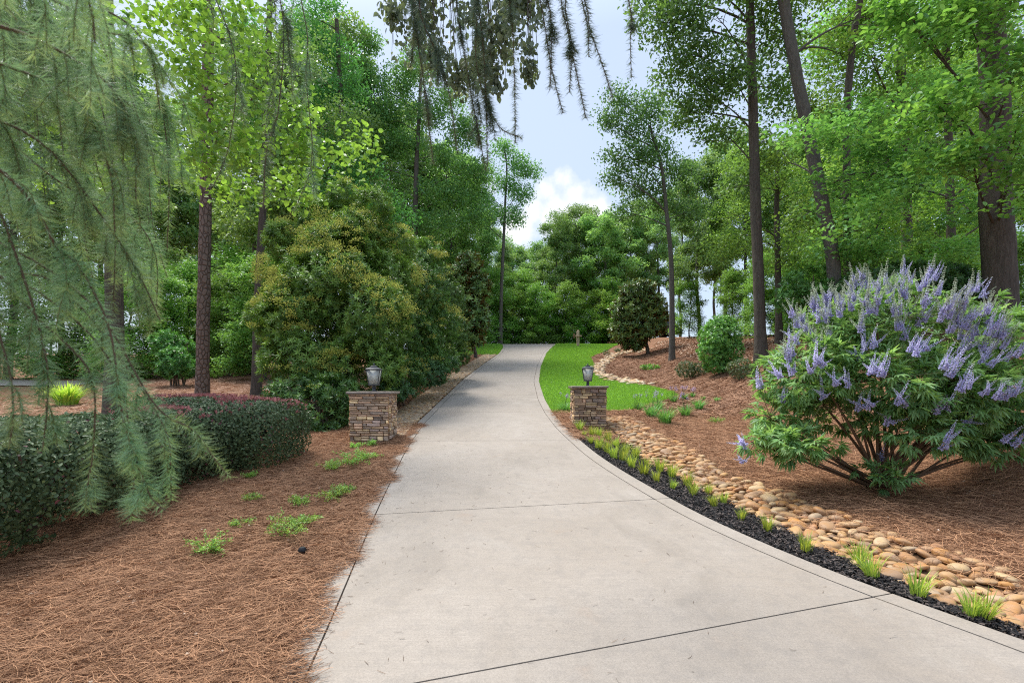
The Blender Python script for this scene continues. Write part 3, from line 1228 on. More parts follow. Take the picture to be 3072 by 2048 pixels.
def lantern(label, cx, cy, z, rot=0.0, sc=1.0):
    t = thing('lantern', label, 'lantern', (cx, cy, z))
    def sq(hw, zz):
        a = np.array([[-hw, -hw], [hw, -hw], [hw, hw], [-hw, hw]]) * sc
        c_, s_ = cos(rot), sin(rot)
        return np.stack([cx + a[:, 0] * c_ - a[:, 1] * s_, cy + a[:, 0] * s_ + a[:, 1] * c_, np.full(4, z + zz * sc)], 1)
    def loft(mb, secs, closed=True):
        R = np.array([sq(a, b) for a, b in secs])
        k = np.arange(4)
        for q in range(len(R) - 1):
            mb.add(R[q:q + 2].reshape(-1, 3), np.stack([k, (k + 1) % 4, (k + 1) % 4 + 4, k + 4], -1))
        if closed:
            mb.add(R[-1], k[None, :])
            mb.add(R[0], k[None, ::-1])
    mb = MB()   # base: foot, neck
    th = np.arange(14) / 14 * 2 * pi
    prof = [(.052, 0), (.052, .012), (.034, .02), (.03, .05), (.04, .06), (.028, .075), (.03, .10), (.05, .112)]
    R = np.array([[(cx + r * sc * cos(a), cy + r * sc * sin(a), z + zz * sc) for a in th] for r, zz in prof])
    k = np.arange(14)
    for q in range(len(R) - 1):
        mb.add(R[q:q + 2].reshape(-1, 3), np.stack([k, (k + 1) % 14, (k + 1) % 14 + 14, k + 14], -1))
    mb.add(R[-1], k[None, :])
    mb.build('base', M['iron'], t, smooth=False)
    mb = MB()   # frame: bottom tray, four corner bars, top rim
    loft(mb, [(.086, .112), (.092, .116), (.092, .128), (.086, .132)])
    loft(mb, [(.126, .392), (.134, .396), (.134, .408), (.128, .412)])
    lo, hi = sq(.084, .128), sq(.124, .395)
    for q in range(4):
        tube(mb, [lo[q], hi[q]], .0065 * sc, 4)
    mb.build('frame', M['iron'], t)
    mb = MB()
    loft(mb, [(.134, .412), (.136, .417), (.124, .427), (.062, .450), (.052, .454), (.052, .468), (.058, .472), (.044, .480)])
    mb.build('roof', M['iron'], t)
    mb = MB()
    tube(mb, [(cx, cy, z + .484 * sc), (cx, cy, z + .50 * sc), (cx, cy, z + .516 * sc), (cx, cy, z + .53 * sc)], np.array([.012, .018, .012, .003]) * sc, 8)
    mb.build('finial', M['iron'], t)
    for q in range(4):
        mb = MB()
        a0, a1, b1, b0 = sq(.080, .131)[q], sq(.080, .131)[(q + 1) % 4], sq(.1205, .393)[(q + 1) % 4], sq(.1205, .393)[q]
        c_ = np.array([cx, cy, 0])
        inn = lambda p: p + (np.array([cx, cy, p[2]]) - p) * 0.035
        v = np.array([a0, a1, b1, b0, inn(a0), inn(a1), inn(b1), inn(b0)])
        mb.add(v, np.array([[0, 1, 2, 3], [7, 6, 5, 4], [0, 4, 5, 1], [1, 5, 6, 2], [2, 6, 7, 3], [3, 7, 4, 0]]))
        mb.build('glass_pane', M['lantern_glass'], t)
    mb = MB()   # candelabra: stem and two upturned arms
    tube(mb, [(cx, cy, z + .13 * sc), (cx, cy, z + .18 * sc)], .006 * sc, 6)
    for s_ in (-1, 1):
        c_, w_ = cos(rot), sin(rot)
        pts = [(0, .165), (.018, .16), (.036, .172), (.042, .195)]
        tube(mb, [(cx + s_ * a * sc * c_, cy + s_ * a * sc * w_, z + b * sc) for a, b in pts], .005 * sc, 6)
        tube(mb, [(cx + s_ * .042 * sc * c_, cy + s_ * .042 * sc * w_, z + b * sc) for b in (.195, .245)], .0105 * sc, 8)
    mb.build('candle_holder', M['iron'], t)
    return t


pillar('taller stacked brown stone pillar on the left in front of the dark evergreen shrubs', -2.58, 9.35, 0.70, float(G(-2.58, 9.35)) - .15, 1.795, 1.38)
pillar('shorter stacked stone pillar on the right beside the lawn and dry creek', 1.69, 11.15, 0.70, float(G(1.69, 11.15)) - .15, 1.905)
lantern('square black framed lantern on the left pillar seen against dark shrubs', -2.58, 9.35, 1.795, rot=0.12)
lantern('square black framed lantern on the right pillar seen against the green lawn', 1.69, 11.15, 1.905, rot=-0.10, sc=0.96)

# ------------------------------------------------------------------ trees


def px_blob(u, v, d, ru, rv, dr=None):
    c = P3(u, v, d)
    rx, rz = ru / FP * d, rv / FP * d
    return c, np.array([rx, dr if dr else (rx + rz) / 2, rz])


def limbs(mb, trunk, blobs, r0, twigs=4, col=(1, 1, 1), reach=2.6):
    """a limb from the trunk into every leaf mass, with a few twigs spreading inside it"""
    tp = np.asarray(trunk)
    for bi, (c, r) in enumerate(blobs):
        hd = np.hypot(tp[:, 0] - c[0], tp[:, 1] - c[1])
        want = c[2] - 0.45 * hd + rng.uniform(-.9, .7)
        i = int(np.argmin(np.abs(tp[:, 2] - want) + rng.uniform(0, .4, len(tp))))
        if hd[i] > reach and (bi % 3 or reach < 2):
            continue
        a = tp[i]
        dist = np.linalg.norm(c - a)
        mid = (a + c) / 2 + np.array([0, 0, 0.10 * dist]) + rng.normal(0, .06, 3) * dist
        path = bez(a, mid, c + rng.normal(0, .1, 3) * r, 8)
        rr = max(0.010, min(r0 * 0.40, 0.045, 0.0105 * dist + 0.010))
        tube(mb, path, np.linspace(rr, rr * 0.35, 8), 5, col, cap=False)
        for _ in range(twigs):
            s_ = path[rng.integers(3, 8)]
            e = c + rsphere(1)[0] * r * 0.85
            m_ = (s_ + e) / 2 + rng.normal(0, .1, 3) * r
            tube(mb, bez(s_, m_, e, 5), np.linspace(rr * .4, rr * .1 + .002, 5), 4, col, cap=False)


def big_tree(name, label, trunk_px, d, r0, r1, blobs, leaf=0.1, asp=0.55, flat=0.4, dens=1.0, k=10, rc=0.35, ca=(.05, .12, .02), cb=(.10, .21, .035),
             gap=0.35, bark='bark', mat='leaf', group=None, flare=1.25, hexa=False, twigs=4, power=0.45, top=None, sides=11, reach=2.6):
    """trunk_px: [(u, v)] bottom to top at depth d; blobs: [(u, v, depth, ru, rv)] leaf masses"""
    u0, v0 = trunk_px[0]
    b0 = np.array([(u0 - 1536) / FP * d, d, 0.0])
    b0[2] = G(b0[0], b0[1])
    pts = [b0 - np.array([0, 0, .15])] + [P3(u, v, d + (0.0 if top is None else top * i / len(trunk_px))) for i, (u, v) in enumerate(trunk_px[1:], 1)]
    path = catmull(pts, 6)
    n = len(path)
    t = thing(name, label, 'tree', b0, group)
    mb = MB()
    rad = np.linspace(r0, r1, n)
    rad[0] *= flare * 1.15
    rad[1] *= flare
    rad[2] *= 1 + (flare - 1) * .4
    tube(mb, path, rad, sides, wob=0.05)
    mb.build('trunk', M[bark], t, smooth=True)
    B = [px_blob(*b) for b in blobs]
    mb = MB()
    limbs(mb, path[n // 4:], B, r0, twigs, reach=reach)
    if not mb.empty():
        mb.build('branches', M[bark], t, smooth=True)
    mb = MB()
    sd_ = rng.uniform(0, 50)
    for c, r in B:
        vol = r[0] * r[1] * r[2]
        nn = int(dens * 58 * (vol ** (2 / 3)) / (rc * rc) * 0.55)
        q = blob_points(c, r, nn, power, gap, 1.6 / max(0.5, r.mean()), sd_)
        if len(q):
            cloud(mb, q, k, rc, leaf, asp, flat, ca, cb, hexa=hexa)
    mb.build('crown', M[mat], t)
    return t


def rand_blobs(u0, u1, v0, v1, d0, d1, n, r0, r1, squash=0.7):
    out = []
    for _ in range(n):
        r = rng.uniform(r0, r1)
        out.append((rng.uniform(u0, u1), rng.uniform(v0, v1), rng.uniform(d0, d1), r, r * squash))
    return out


BLUEG = ((.045, .13, .032), (.11, .235, .055))
MIDG = ((.045, .13, .020), (.125, .26, .038))
YELG = ((.065, .16, .016), (.15, .285, .030))
DARKG = ((.022, .065, .016), (.055, .13, .026))

# ---- right side
big_tree('oak_tree', 'massive dark oak trunk at the right edge rising behind the purple flowering shrub',
         [(3005, 955), (3000, 820), (2985, 560), (2985, 300), (2970, 60), (2950, -250), (2900, -600)], 13, .37, .25,
         [(2900, 60, 12, 150, 80), (2800, 130, 11.5, 110, 60), (3050, 200, 11.5, 130, 70), (2870, 300, 11, 130, 60), (3040, 390, 11, 110, 60), (2760, 370, 11.5, 120, 55),
          (2930, 470, 10.8, 110, 50), (3060, 530, 11, 90, 50), (2820, 480, 11.4, 100, 45), (2700, 40, 12, 110, 70), (2990, -60, 12, 150, 70), (2640, -80, 13, 150, 70),
          (2830, -120, 13, 170, 80), (3080, 620, 12, 80, 40)],
         leaf=.15, asp=.62, flat=.72, dens=.34, k=11, rc=.38, ca=MIDG[0], cb=MIDG[1], gap=.42, hexa=True, flare=1.45)
big_tree('leaning_tree', 'tall grey trunk leaning left, tallest of those behind the purple shrub',
         [(2505, 960), (2500, 800), (2465, 600), (2425, 400), (2385, 200), (2350, 0), (2310, -250), (2280, -500)], 16, .205, .15,
         [(2350, -60, 16, 160, 90), (2250, -120, 17, 160, 80), (2480, -60, 17, 150, 80), (2520, 160, 18, 110, 70), (2340, 120, 17.5, 90, 60), (2600, 40, 18, 130, 80),
          (2450, 330, 18.5, 90, 60), (2300, 480, 17.5, 80, 60), (2420, 640, 18, 90, 60)],
         leaf=.15, flat=.5, dens=.34, k=10, rc=.4, ca=MIDG[0], cb=MIDG[1], gap=.4, bark='bark_grey', reach=7)
big_tree('slim_tree', 'slim dark trunk standing just right of the leaning grey trunk',
         [(2548, 960), (2543, 790), (2540, 600), (2543, 300), (2562, 100), (2580, 0), (2610, -300)], 17.5, .14, .09,
         [(2620, 60, 18.5, 130, 80), (2680, 220, 19, 110, 70), (2540, 250, 19.5, 100, 70), (2640, 380, 19, 110, 60), (2560, 470, 19.5, 100, 60), (2700, 520, 19, 110, 60),
          (2590, 640, 19, 120, 60), (2480, 740, 19, 100, 60), (2680, 690, 18, 120, 60)],
         leaf=.15, flat=.55, dens=.32, k=10, rc=.4, ca=YELG[0], cb=YELG[1], gap=.38)
big_tree('hickory_tree', 'straight dark trunk between the round camellia and the purple shrub',
         [(2285, 1075), (2276, 860), (2266, 600), (2261, 400), (2255, 200), (2250, 0), (2245, -300)], 17, .19, .12,
         [(1990, 60, 17, 90, 75), (2060, 160, 17, 95, 80), (2015, 225, 17, 55, 50), (2150, 70, 16.5, 110, 85), (2200, 215, 16.5, 100, 80), (2120, 290, 17, 100, 65), (2300, 110, 17.5, 90, 90),
          (2060, 345, 17.5, 65, 50), (2160, 400, 17.5, 80, 50), (2330, 270, 18, 80, 80), (2060, -60, 17, 120, 80), (2220, -90, 17, 140, 80), (1930, 20, 17.5, 60, 50), (2290, 420, 18, 80, 60),
          (2220, 560, 18, 70, 45)],
         leaf=.15, flat=.45, dens=.46, k=10, rc=.38, ca=(.04, .115, .026), cb=(.085, .19, .045), gap=.42)
big_tree('pine_tree', 'slim pale straight trunk standing just right of the brown leaved magnolia',
         [(2016, 1079), (2016, 900), (2012, 760), (2000, 640), (1986, 510), (1950, 380)], 25, .15, .06,
         [(1860, 300, 25, 55, 42), (1822, 355, 25, 40, 32), (1885, 390, 25, 70, 50), (1828, 465, 25, 38, 22), (1905, 480, 25, 75, 45), (1845, 535, 25, 45, 32), (1950, 330, 25, 65, 60),
          (1965, 450, 25.5, 65, 50), (1925, 565, 25.5, 80, 42), (2040, 520, 26, 70, 50), (1990, 610, 26, 60, 40), (2060, 640, 26, 60, 45), (1880, 640, 26, 55, 35)],
         leaf=.15, flat=.35, dens=.62, k=10, rc=.42, ca=(.035, .095, .028), cb=(.08, .175, .045), gap=.36, bark='bark_grey', flare=1.1)
big_tree('oak_sapling', 'thin dark trunk behind and right of the straight dark one near the camellia',
         [(2338, 1030), (2335, 860), (2330, 640), (2335, 450)], 21, .15, .08,
         rand_blobs(2130, 2420, 480, 830, 20, 24, 13, 60, 95, .6), leaf=.13, flat=.65, dens=.42, k=10, rc=.42, ca=MIDG[0], cb=MIDG[1], gap=.42)
big_tree('maple_tree', 'broad light green layered tree behind the purple shrub',
         [(2722, 900), (2718, 560), (2705, 270), (2700, 60), (2690, -200)], 19.5, .20, .11,
         rand_blobs(2420, 2960, 250, 800, 12.5, 17, 26, 90, 140, .42) + rand_blobs(2500, 3000, -60, 300, 18, 22, 8, 110, 150, .6),
         leaf=.14, asp=.6, flat=.8, dens=.28, k=11, rc=.42, ca=(.06, .155, .035), cb=(.12, .25, .055), gap=.52, hexa=True)
big_tree('beech_tree', 'leafy tree filling the woods behind the far right oak trunk',
         [(2860, 920), (2850, 600), (2840, 200), (2830, -100)], 21, .18, .1,
         rand_blobs(2700, 3250, 150, 860, 19, 26, 22, 110, 170, .6), leaf=.15, flat=.6, dens=.30, k=11, rc=.5, ca=YELG[0], cb=YELG[1], gap=.5)

# ---- left side
big_tree('sweetgum_tree', 'bright green broadleaf tree with large leaves overhanging the left side',
         [(345, 1160), (342, 900), (338, 640), (330, 350), (320, 50), (310, -300)], 11.5, .19, .12,
         [(560, 70, 8.5, 150, 80), (710, 40, 8.5, 130, 70), (480, 210, 8, 150, 80), (650, 200, 8, 140, 75), (790, 160, 8.5, 110, 70), (560, 330, 8, 140, 75), (720, 320, 8, 140, 70),
          (870, 320, 8.5, 110, 65), (620, 450, 8, 150, 65), (790, 440, 8.2, 130, 65), (450, 500, 9, 130, 70), (930, 440, 8.7, 100, 65), (990, 530, 9, 90, 50), (880, 560, 9, 110, 50),
          (1060, 440, 9.5, 80, 60), (700, 570, 9, 120, 50), (200, 250, 9, 200, 120), (120, 480, 9, 180, 110), (330, 90, 9, 170, 90), (60, 80, 9, 150, 100), (320, 560, 9.5, 120, 70)],
         leaf=.105, asp=.8, flat=.55, dens=.36, k=9, rc=.36, ca=YELG[0], cb=YELG[1], gap=.60, hexa=True, twigs=3, reach=1.3)
big_tree('pine_tree', 'reddish plated pine trunk standing behind the clipped hedge with pink tips',
         [(606, 1195), (609, 1000), (613, 800), (617, 600), (622, 300), (625, 0), (628, -400)], 16, .20, .15,
         rand_blobs(480, 900, 60, 420, 15, 19, 10, 80, 130, .7), leaf=.13, flat=.45, dens=.36, k=10, rc=.42, ca=BLUEG[0], cb=BLUEG[1], gap=.45, bark='bark_pine', flare=1.12)
big_tree('slim_tree', 'slim dark trunk between the plated pine and the yellow flowered shrubs',
         [(768, 1170), (772, 980), (780, 780), (790, 600), (800, 300), (810, 0)], 17, .15, .09,
         rand_blobs(700, 1000, 120, 560, 17, 22, 16, 80, 120, .7), leaf=.14, flat=.45, dens=.38, k=10, rc=.45, ca=BLUEG[0], cb=BLUEG[1], gap=.45)
big_tree('poplar_tree', 'tall straight bluish grey trunk rising above the evergreen shrubs left of the sky',
         [(1240, 1040), (1243, 800), (1247, 600), (1250, 480), (1256, 380), (1262, 250), (1266, 150)], 30, .20, .07,
         [(1270, 190, 30, 70, 60), (1200, 260, 30, 75, 60), (1330, 290, 30, 70, 60), (1150, 350, 30, 65, 55), (1260, 350, 30, 80, 50), (1390, 400, 30, 60, 50), (1190, 440, 30, 80, 45),
          (1330, 470, 30, 80, 50), (1130, 500, 30, 60, 45), (1420, 520, 30, 60, 45), (1220, 560, 30, 80, 45), (1350, 590, 30, 90, 45), (1130, 620, 30, 90, 50), (1420, 640, 30, 70, 45),
          (1270, 680, 30, 100, 50), (1090, 230, 30, 55, 55), (1070, 330, 30, 60, 60), (1100, 130, 30, 45, 40)],
         leaf=.17, flat=.35, dens=.75, k=10, rc=.45, ca=BLUEG[0], cb=BLUEG[1], gap=.5, bark='bark_grey')
big_tree('open_crowned_tree', 'open crowned tree with thin upright limbs against the sky left of the cloud',
         [(1500, 1030), (1505, 850), (1512, 700), (1516, 600), (1520, 500), (1512, 440)], 44, .17, .05,
         [(1510, 450, 44, 40, 34), (1475, 520, 44, 32, 40), (1560, 500, 44, 40, 40), (1600, 520, 44, 26, 32), (1520, 560, 44, 45, 36), (1455, 590, 44, 40, 40), (1570, 580, 44, 36, 32),
          (1480, 650, 44, 60, 40), (1540, 650, 44, 40, 36), (1420, 660, 44, 50, 40)],
         leaf=.2, flat=.3, dens=.55, k=9, rc=.5, ca=BLUEG[0], cb=BLUEG[1], gap=.5, bark='bark_grey', twigs=6)
big_tree('water_oak_tree', 'tall leafy tree behind the evergreen shrubs, left of the bluish trunk',
         [(1040, 1080), (1035, 800), (1030, 500), (1020, 250), (1010, 60)], 24, .2, .09,
         [(1000, 170, 24, 80, 60), (930, 110, 24, 85, 60), (880, 210, 24, 90, 65), (970, 280, 24, 85, 55), (1060, 260, 24, 55, 60), (900, 350, 24, 100, 60), (1020, 400, 24, 90, 55),
          (940, 470, 23, 110, 60), (1080, 520, 23, 80, 60), (1000, 590, 22, 120, 60), (860, 30, 24, 110, 60), (980, 20, 24, 50, 30), (740, 130, 23, 110, 80), (760, 300, 23, 110, 80),
          (1170, 640, 22, 90, 60)],
         leaf=.14, flat=.4, dens=.55, k=10, rc=.42, ca=(.035, .12, .025), cb=(.075, .21, .04), gap=.47)

# ---- woods beyond: a few prototypes with trunk, branches and crown, then copies


def proto_tree(name, label, H, spread, base_frac, nb, leaf, ca, cb, flat, clusters, br=(1.2, 2.0), bark='bark_grey', group=None, r0=.2):
    t = thing(name, label, 'tree', (0, 0, 0), group)
    n = 8
    path = np.stack([np.cumsum(rng.normal(0, .12, n)) - .0, np.cumsum(rng.normal(0, .12, n)), np.linspace(-.3, H * .95, n)], 1)
    path[:, :2] -= path[0, :2]
    path = catmull(path, 4)
    mb = MB()
    tube(mb, path, np.linspace(r0, .04, len(path)), 9, wob=.05)
    a = mb.build('trunk', M[bark], t, smooth=True)
    B = []
    for k in range(nb):
        f = base_frac + (1 - base_frac) * (k + .5) / nb
        w = spread * (0.55 + 0.6 * sin(pi * min(1, (f - base_frac) / (1 - base_frac) * .85 + .12)))
        th = k * 2.4 + rng.uniform(-.5, .5)
        rr = w * rng.uniform(.25, .75)
        i = min(len(path) - 1, int(f * len(path)))
        r = rng.uniform(*br)
        B.append((np.array([path[i, 0] + rr * cos(th), path[i, 1] + rr * sin(th), H * f]), np.array([r, r, r * rng.uniform(.55, .8)])))
    mb = MB()
    limbs(mb, path[len(path) // 5:], B, r0, 3)
    b = mb.build('branches', M[bark], t, smooth=True)
    mb = MB()
    for c, r in B:
        q = blob_points(c, r, clusters, .5, .5, 2.0, rng.uniform(0, 40))
        cloud(mb, q, 9, .42, leaf, .6, flat, ca, cb)
    c = mb.build('crown', M['leaf'], t)
    return t, [(a, []), (b, []), (c, [])]


PROTO = [  # forest crowns paled and desaturated: distance haze put into the leaf colour
    proto_tree('forest_tree', 'x', 17, 3.6, .30, 27, .22, (.065, .145, .045), (.165, .275, .085), .45, 85, (.8, 1.5)),
    proto_tree('forest_tree', 'x', 19, 3.2, .42, 25, .21, (.06, .14, .040), (.15, .265, .075), .4, 85, (.8, 1.5)),
    proto_tree('forest_tree', 'x', 15, 4.0, .20, 29, .22, (.075, .16, .045), (.18, .30, .085), .6, 85, (.8, 1.5)),
    proto_tree('understory_tree', 'x', 7.5, 2.8, .05, 17, .17, (.06, .165, .03), (.15, .30, .055), .8, 95, (.9, 1.5), r0=.09),
    proto_tree('understory_tree', 'x', 5.5, 2.4, .02, 14, .16, (.075, .18, .025), (.18, .34, .05), .75, 95, (.8, 1.3), r0=.07),
]
_used = [False] * len(PROTO)


def plant(i, x, y, sc, label, group, rz=None, sz=None):
    t, kids = PROTO[i]
    z = float(G(x, y)) - 0.05
    rz = rng.uniform(0, 6.28) if rz is None else rz
    s3 = (sc, sc, sc * (sz if sz else rng.uniform(.92, 1.08)))
    if not _used[i]:
        _used[i] = True
        t.location = (x, y, z)
        t.rotation_euler = (0, 0, rz)
        t.scale = s3
        t['label'] = label
        t['group'] = group
        return t
    return copy_tree(t, kids, (x, y, z), rz, s3, label, group)


def top_to_scale(v, d, x, H):
    """scale so that a tree of height H standing at distance d tops out at photo row v"""
    return (EYE - (v - VH) / FP * d - float(G(x, d))) / H


HP = [18.0, 19.9, 16.1, 8.3, 6.1]
GB = 'trees in the woods beyond the crest of the driveway'
for u, v, d, i in [(1400, 700, 48, 2), (1455, 640, 52, 0), (1500, 690, 56, 1), (1545, 700, 60, 0), (1590, 730, 64, 2), (1630, 690, 58, 0), (1665, 610, 50, 1), (1700, 640, 56, 0), (1735, 575, 52, 1),
                   (1775, 600, 56, 0), (1815, 590, 50, 2), (1850, 620, 58, 0), (1890, 640, 54, 2), (1940, 600, 60, 1), (1980, 570, 52, 0), (1350, 640, 58, 1), (1300, 600, 62, 0), (2040, 560, 60, 1)]:
    x = (u - 1536) / FP * d
    plant(i, x, d, top_to_scale(v, d, x, HP[i]), 'tall pale green tree in the woods beyond the crest of the driveway', GB)
for u, v, d, i in [(1470, 800, 45, 3), (1430, 870, 42, 3), (1520, 850, 47, 4), (1560, 800, 49, 3), (1610, 830, 46, 3), (1655, 860, 48, 4), (1700, 840, 46, 3), (1745, 800, 50, 3), (1800, 850, 46, 4),
                   (1840, 820, 47, 3), (1880, 870, 44, 4), (1390, 820, 46, 3),
                   (1450, 930, 44, 4), (1500, 940, 45, 4), (1545, 950, 46, 4), (1590, 935, 45, 4), (1635, 940, 46, 4), (1680, 930, 47, 4), (1720, 945, 46, 4), (1770, 925, 46, 4), (1820, 935, 47, 4), (1860, 940, 46, 4)]:
    x = (u - 1536) / FP * d
    plant(i, x, d, top_to_scale(v, d, x, HP[i]), 'low bushy understory tree at the wood edge behind the driveway crest', 'understory trees behind the crest')
GR = 'trees in the woods on the right bank'
for u, v, d, i in [(2100, 480, 34, 0), (2170, 420, 38, 1), (2240, 450, 32, 2), (2350, 380, 36, 1), (2450, 330, 34, 1), (2530, 250, 30, 2), (2690, 150, 28, 1),
                   (2860, 100, 30, 0), (2990, 100, 30, 1), (3130, 50, 26, 0), (2140, 560, 44, 1), (2650, 350, 40, 0), (2500, 400, 42, 2)]:
    x = (u - 1536) / FP * d
    plant(i, x, d, top_to_scale(v, d, x, HP[i]), 'tall leafy tree in the woods on the right bank behind the trunks', GR)
for u, v, d, i in [(2420, 740, 22, 3), (2540, 700, 20, 3), (2640, 730, 19, 4), (2760, 690, 19, 3), (2880, 720, 18, 4), (3050, 650, 19, 3), (2380, 800, 26, 4), (2200, 800, 30, 3), (2070, 820, 34, 3), (2290, 760, 27, 3)]:
    x = (u - 1536) / FP * d
    plant(i, x, d, top_to_scale(v, d, x, HP[i]), 'low green understory tree on the right bank beneath the tall trunks', 'understory trees on the right bank')
GL = 'trees in the woods on the left'
for u, v, d, i in [(20, 100, 24, 0), (180, 150, 28, 1), (350, 100, 32, 0), (470, 250, 44, 1), (560, 300, 50, 2), (680, 250, 46, 0), (780, 180, 38, 1), (850, 200, 30, 2), (930, 220, 36, 0),
                   (1110, 230, 36, 1), (1200, 350, 40, 0), (1270, 360, 42, 1), (1345, 420, 44, 2), (1400, 480, 48, 0), (1030, 60, 30, 1), (-100, 100, 24, 1), (300, 350, 44, 2), (1230, 560, 40, 2)]:
    x = (u - 1536) / FP * d
    plant(i, x, d, top_to_scale(v, d, x, HP[i]), 'tall leafy tree in the woods on the left behind the pine trunk', GL)
for u, v, d, i in [(690, 780, 27, 3), (740, 700, 30, 3), (660, 860, 33, 4), (560, 760, 30, 3), (480, 800, 26, 3), (380, 800, 24, 4), (270, 780, 26, 3), (150, 820, 25, 4), (40, 780, 24, 3), (800, 700, 24, 3),
                   (720, 920, 36, 4), (620, 900, 38, 4)]:
    x = (u - 1536) / FP * d
    plant(i, x, d, top_to_scale(v, d, x, HP[i]), 'low sunlit understory tree in the left woods behind the plated pine', 'understory trees on the left')

# ------------------------------------------------------------------ magnolias


def magnolia(label, base, blobs, d, lean=0.0):
    t = thing('magnolia_tree', label, 'tree', base)
    B = [px_blob(*b) for b in blobs]
    top = max(c[2] for c, r in B)
    path = catmull([base - np.array([0, 0, .1]), base + np.array([-.08, 0, .5]), base + np.array([-.25 + lean, .1, 1.5]), np.array([base[0] - .4 + lean, base[1], top])], 6)
    mb = MB()
    tube(mb, path, np.linspace(.13, .03, len(path)), 9, wob=.05)
    mb.build('trunk', M['bark'], t, smooth=True)
    mb = MB()
    limbs(mb, path[4:], B, .11, 5)
    mb.build('branches', M['bark'], t, smooth=True)
    mb = MB()
    for c, r in B:
        q = blob_points(c, r, int(230 * r[0] * r[2] + 40), .4, .25, 1.5, 3.0)
        ax = norm(norm(q - c) + np.array([0, 0, .6]) + rng.normal(0, .35, q.shape))
        rosettes(mb, q, ax, 8, .21, .085, 1.15, (.035, .085, .016), (.12, .19, .03), hexa=True)
    mb.build('crown', M['leaf_magnolia'], t)
    return t


b = GP(1945, 1062)
magnolia('small rounded magnolia tree with bronze backed leaves at the top of the pine straw bed', b,
         [(1910, 880, b[1], 55, 40), (1880, 930, b[1], 55, 45), (1950, 920, b[1], 50, 50), (1870, 990, b[1], 45, 40), (1925, 980, b[1], 65, 45), (1975, 960, b[1], 30, 45), (1900, 1030, b[1], 40, 22),
          (1930, 860, b[1], 40, 25)], b[1])
b = GP(1428, 1074)
magnolia('tall magnolia with coppery leaves at the far end of the left evergreen shrubs', b,
         [(1400, 790, 25, 45, 40), (1370, 840, 25, 50, 45), (1440, 860, 25, 35, 45), (1390, 910, 25, 60, 50), (1440, 950, 25, 35, 50), (1360, 960, 24, 60, 50), (1410, 1010, 25, 50, 40)], 25, 0.0)

# ------------------------------------------------------------------ evergreen shrubs on the left


def evergreen(label, blobs, base, leafL=.10, leafW=.030, flowers=0, ca=(.035, .105, .014), cb=(.14, .28, .032), density=150, stems=6, group=None, name='evergreen_shrub'):
    t = thing(name, label, 'shrub', base, group)
    B = [px_blob(*b) for b in blobs]
    mb = MB()
    for k in range(stems):
        c, r = B[k % len(B)]
        s_ = np.array([base[0], base[1], base[2]]) + np.array([rng.normal(0, .15), rng.normal(0, .15), -.05])
        path = bez(s_, s_ + (c - s_) * np.array([.2, .2, .6]) + rng.normal(0, .1, 3), c + r * np.array([0, 0, .5]), 8)
        tube(mb, path, np.linspace(.04, .01, 8), 6, (.16, .12, .09))
    mb.build('stems', M['twig'], t, smooth=True)
    mb = MB()
    fl = MB()
    for c, r in B:
        area = 4 * (r[0] * r[2] + r[0] * r[1] + r[1] * r[2])
        q = blob_points(c, r, int(area * density * .46), .24, .42, 3.4, 5.0)
        q = q[q[:, 2] > G(q[:, 0], q[:, 1]) + .03]
        ax = norm(norm((q - c) / r) + np.array([0, 0, .55]) + rng.normal(0, .35, q.shape))
        rosettes(mb, q, ax, 10, leafL, leafW, 1.1, ca, cb)
        if flowers:
            m_ = int(area * flowers)
            s_ = rsphere(m_)
            s_[:, 2] = np.abs(s_[:, 2]) * 1.0 - .25
            s_[:, 1] = -np.abs(s_[:, 1])
            p = c + norm(s_) * r * 1.01
            p = p[(pnoise(p, 2.6, 2.0) > -.03) & (p[:, 2] > G(p[:, 0], p[:, 1]) + .9)]
            for q_ in p:
                k = 46
                o = rng.normal(size=(k, 3)) * np.array([.07, .07, .035])
                a_ = norm(o + np.array([0, -.03, .06]))
                leaves(fl, q_ + o, a_, rsphere(k), .035, .026, cols_between(k, (.30, .36, .05), (.54, .55, .12)), fold=.1)
    mb.build('foliage', M['leaf_glossy'], t)
    if not fl.empty():
        fl.build('flower_clusters', M['petal'], t)
    return t


evergreen('largest evergreen shrub with yellow green flower heads, directly behind the left pillar',
          [(1000, 870, 12.6, 170, 130), (900, 960, 12.2, 130, 120), (1100, 960, 12.2, 140, 130), (1010, 760, 13, 130, 90), (930, 1090, 11.9, 150, 110), (1080, 1100, 12, 140, 100),
           (1150, 850, 13.2, 110, 100), (860, 830, 13, 80, 90), (1060, 690, 13.2, 80, 60), (960, 660, 13.4, 70, 70), (1120, 620, 13.6, 60, 60), (850, 720, 13.6, 60, 60), (1190, 740, 13.8, 60, 60), (800, 960, 12.8, 60, 80), (1030, 590, 13.8, 50, 50)],
          np.array([-4.2, 12.6, float(G(-4.2, 12.6))]), flowers=7, leafL=.115)
evergreen('low dark evergreen shrub squeezed between the left pillar and the pink tipped hedge',
          [(960, 1240, 10.6, 100, 80), (900, 1190, 10.9, 90, 70), (990, 1310, 10.3, 60, 40), (840, 1170, 11.2, 70, 50), (1000, 1180, 10.8, 80, 60)],
          np.array([-4.0, 10.6, float(G(-4.0, 10.6))]), flowers=1, leafL=.105, ca=(.022, .065, .014), cb=(.075, .165, .03))
evergreen('mid green evergreen shrub next up the drive beyond the largest yellow flowered one',
          [(1240, 880, 15.5, 110, 110), (1200, 1000, 14.8, 110, 100), (1290, 980, 16, 90, 100), (1260, 780, 16, 80, 70), (1190, 1110, 14, 90, 60), (1270, 1080, 15, 80, 50)],
          np.array([-3.4, 15.6, float(G(-3.4, 15.6))]), flowers=3, ca=(.028, .085, .016), cb=(.085, .185, .025))
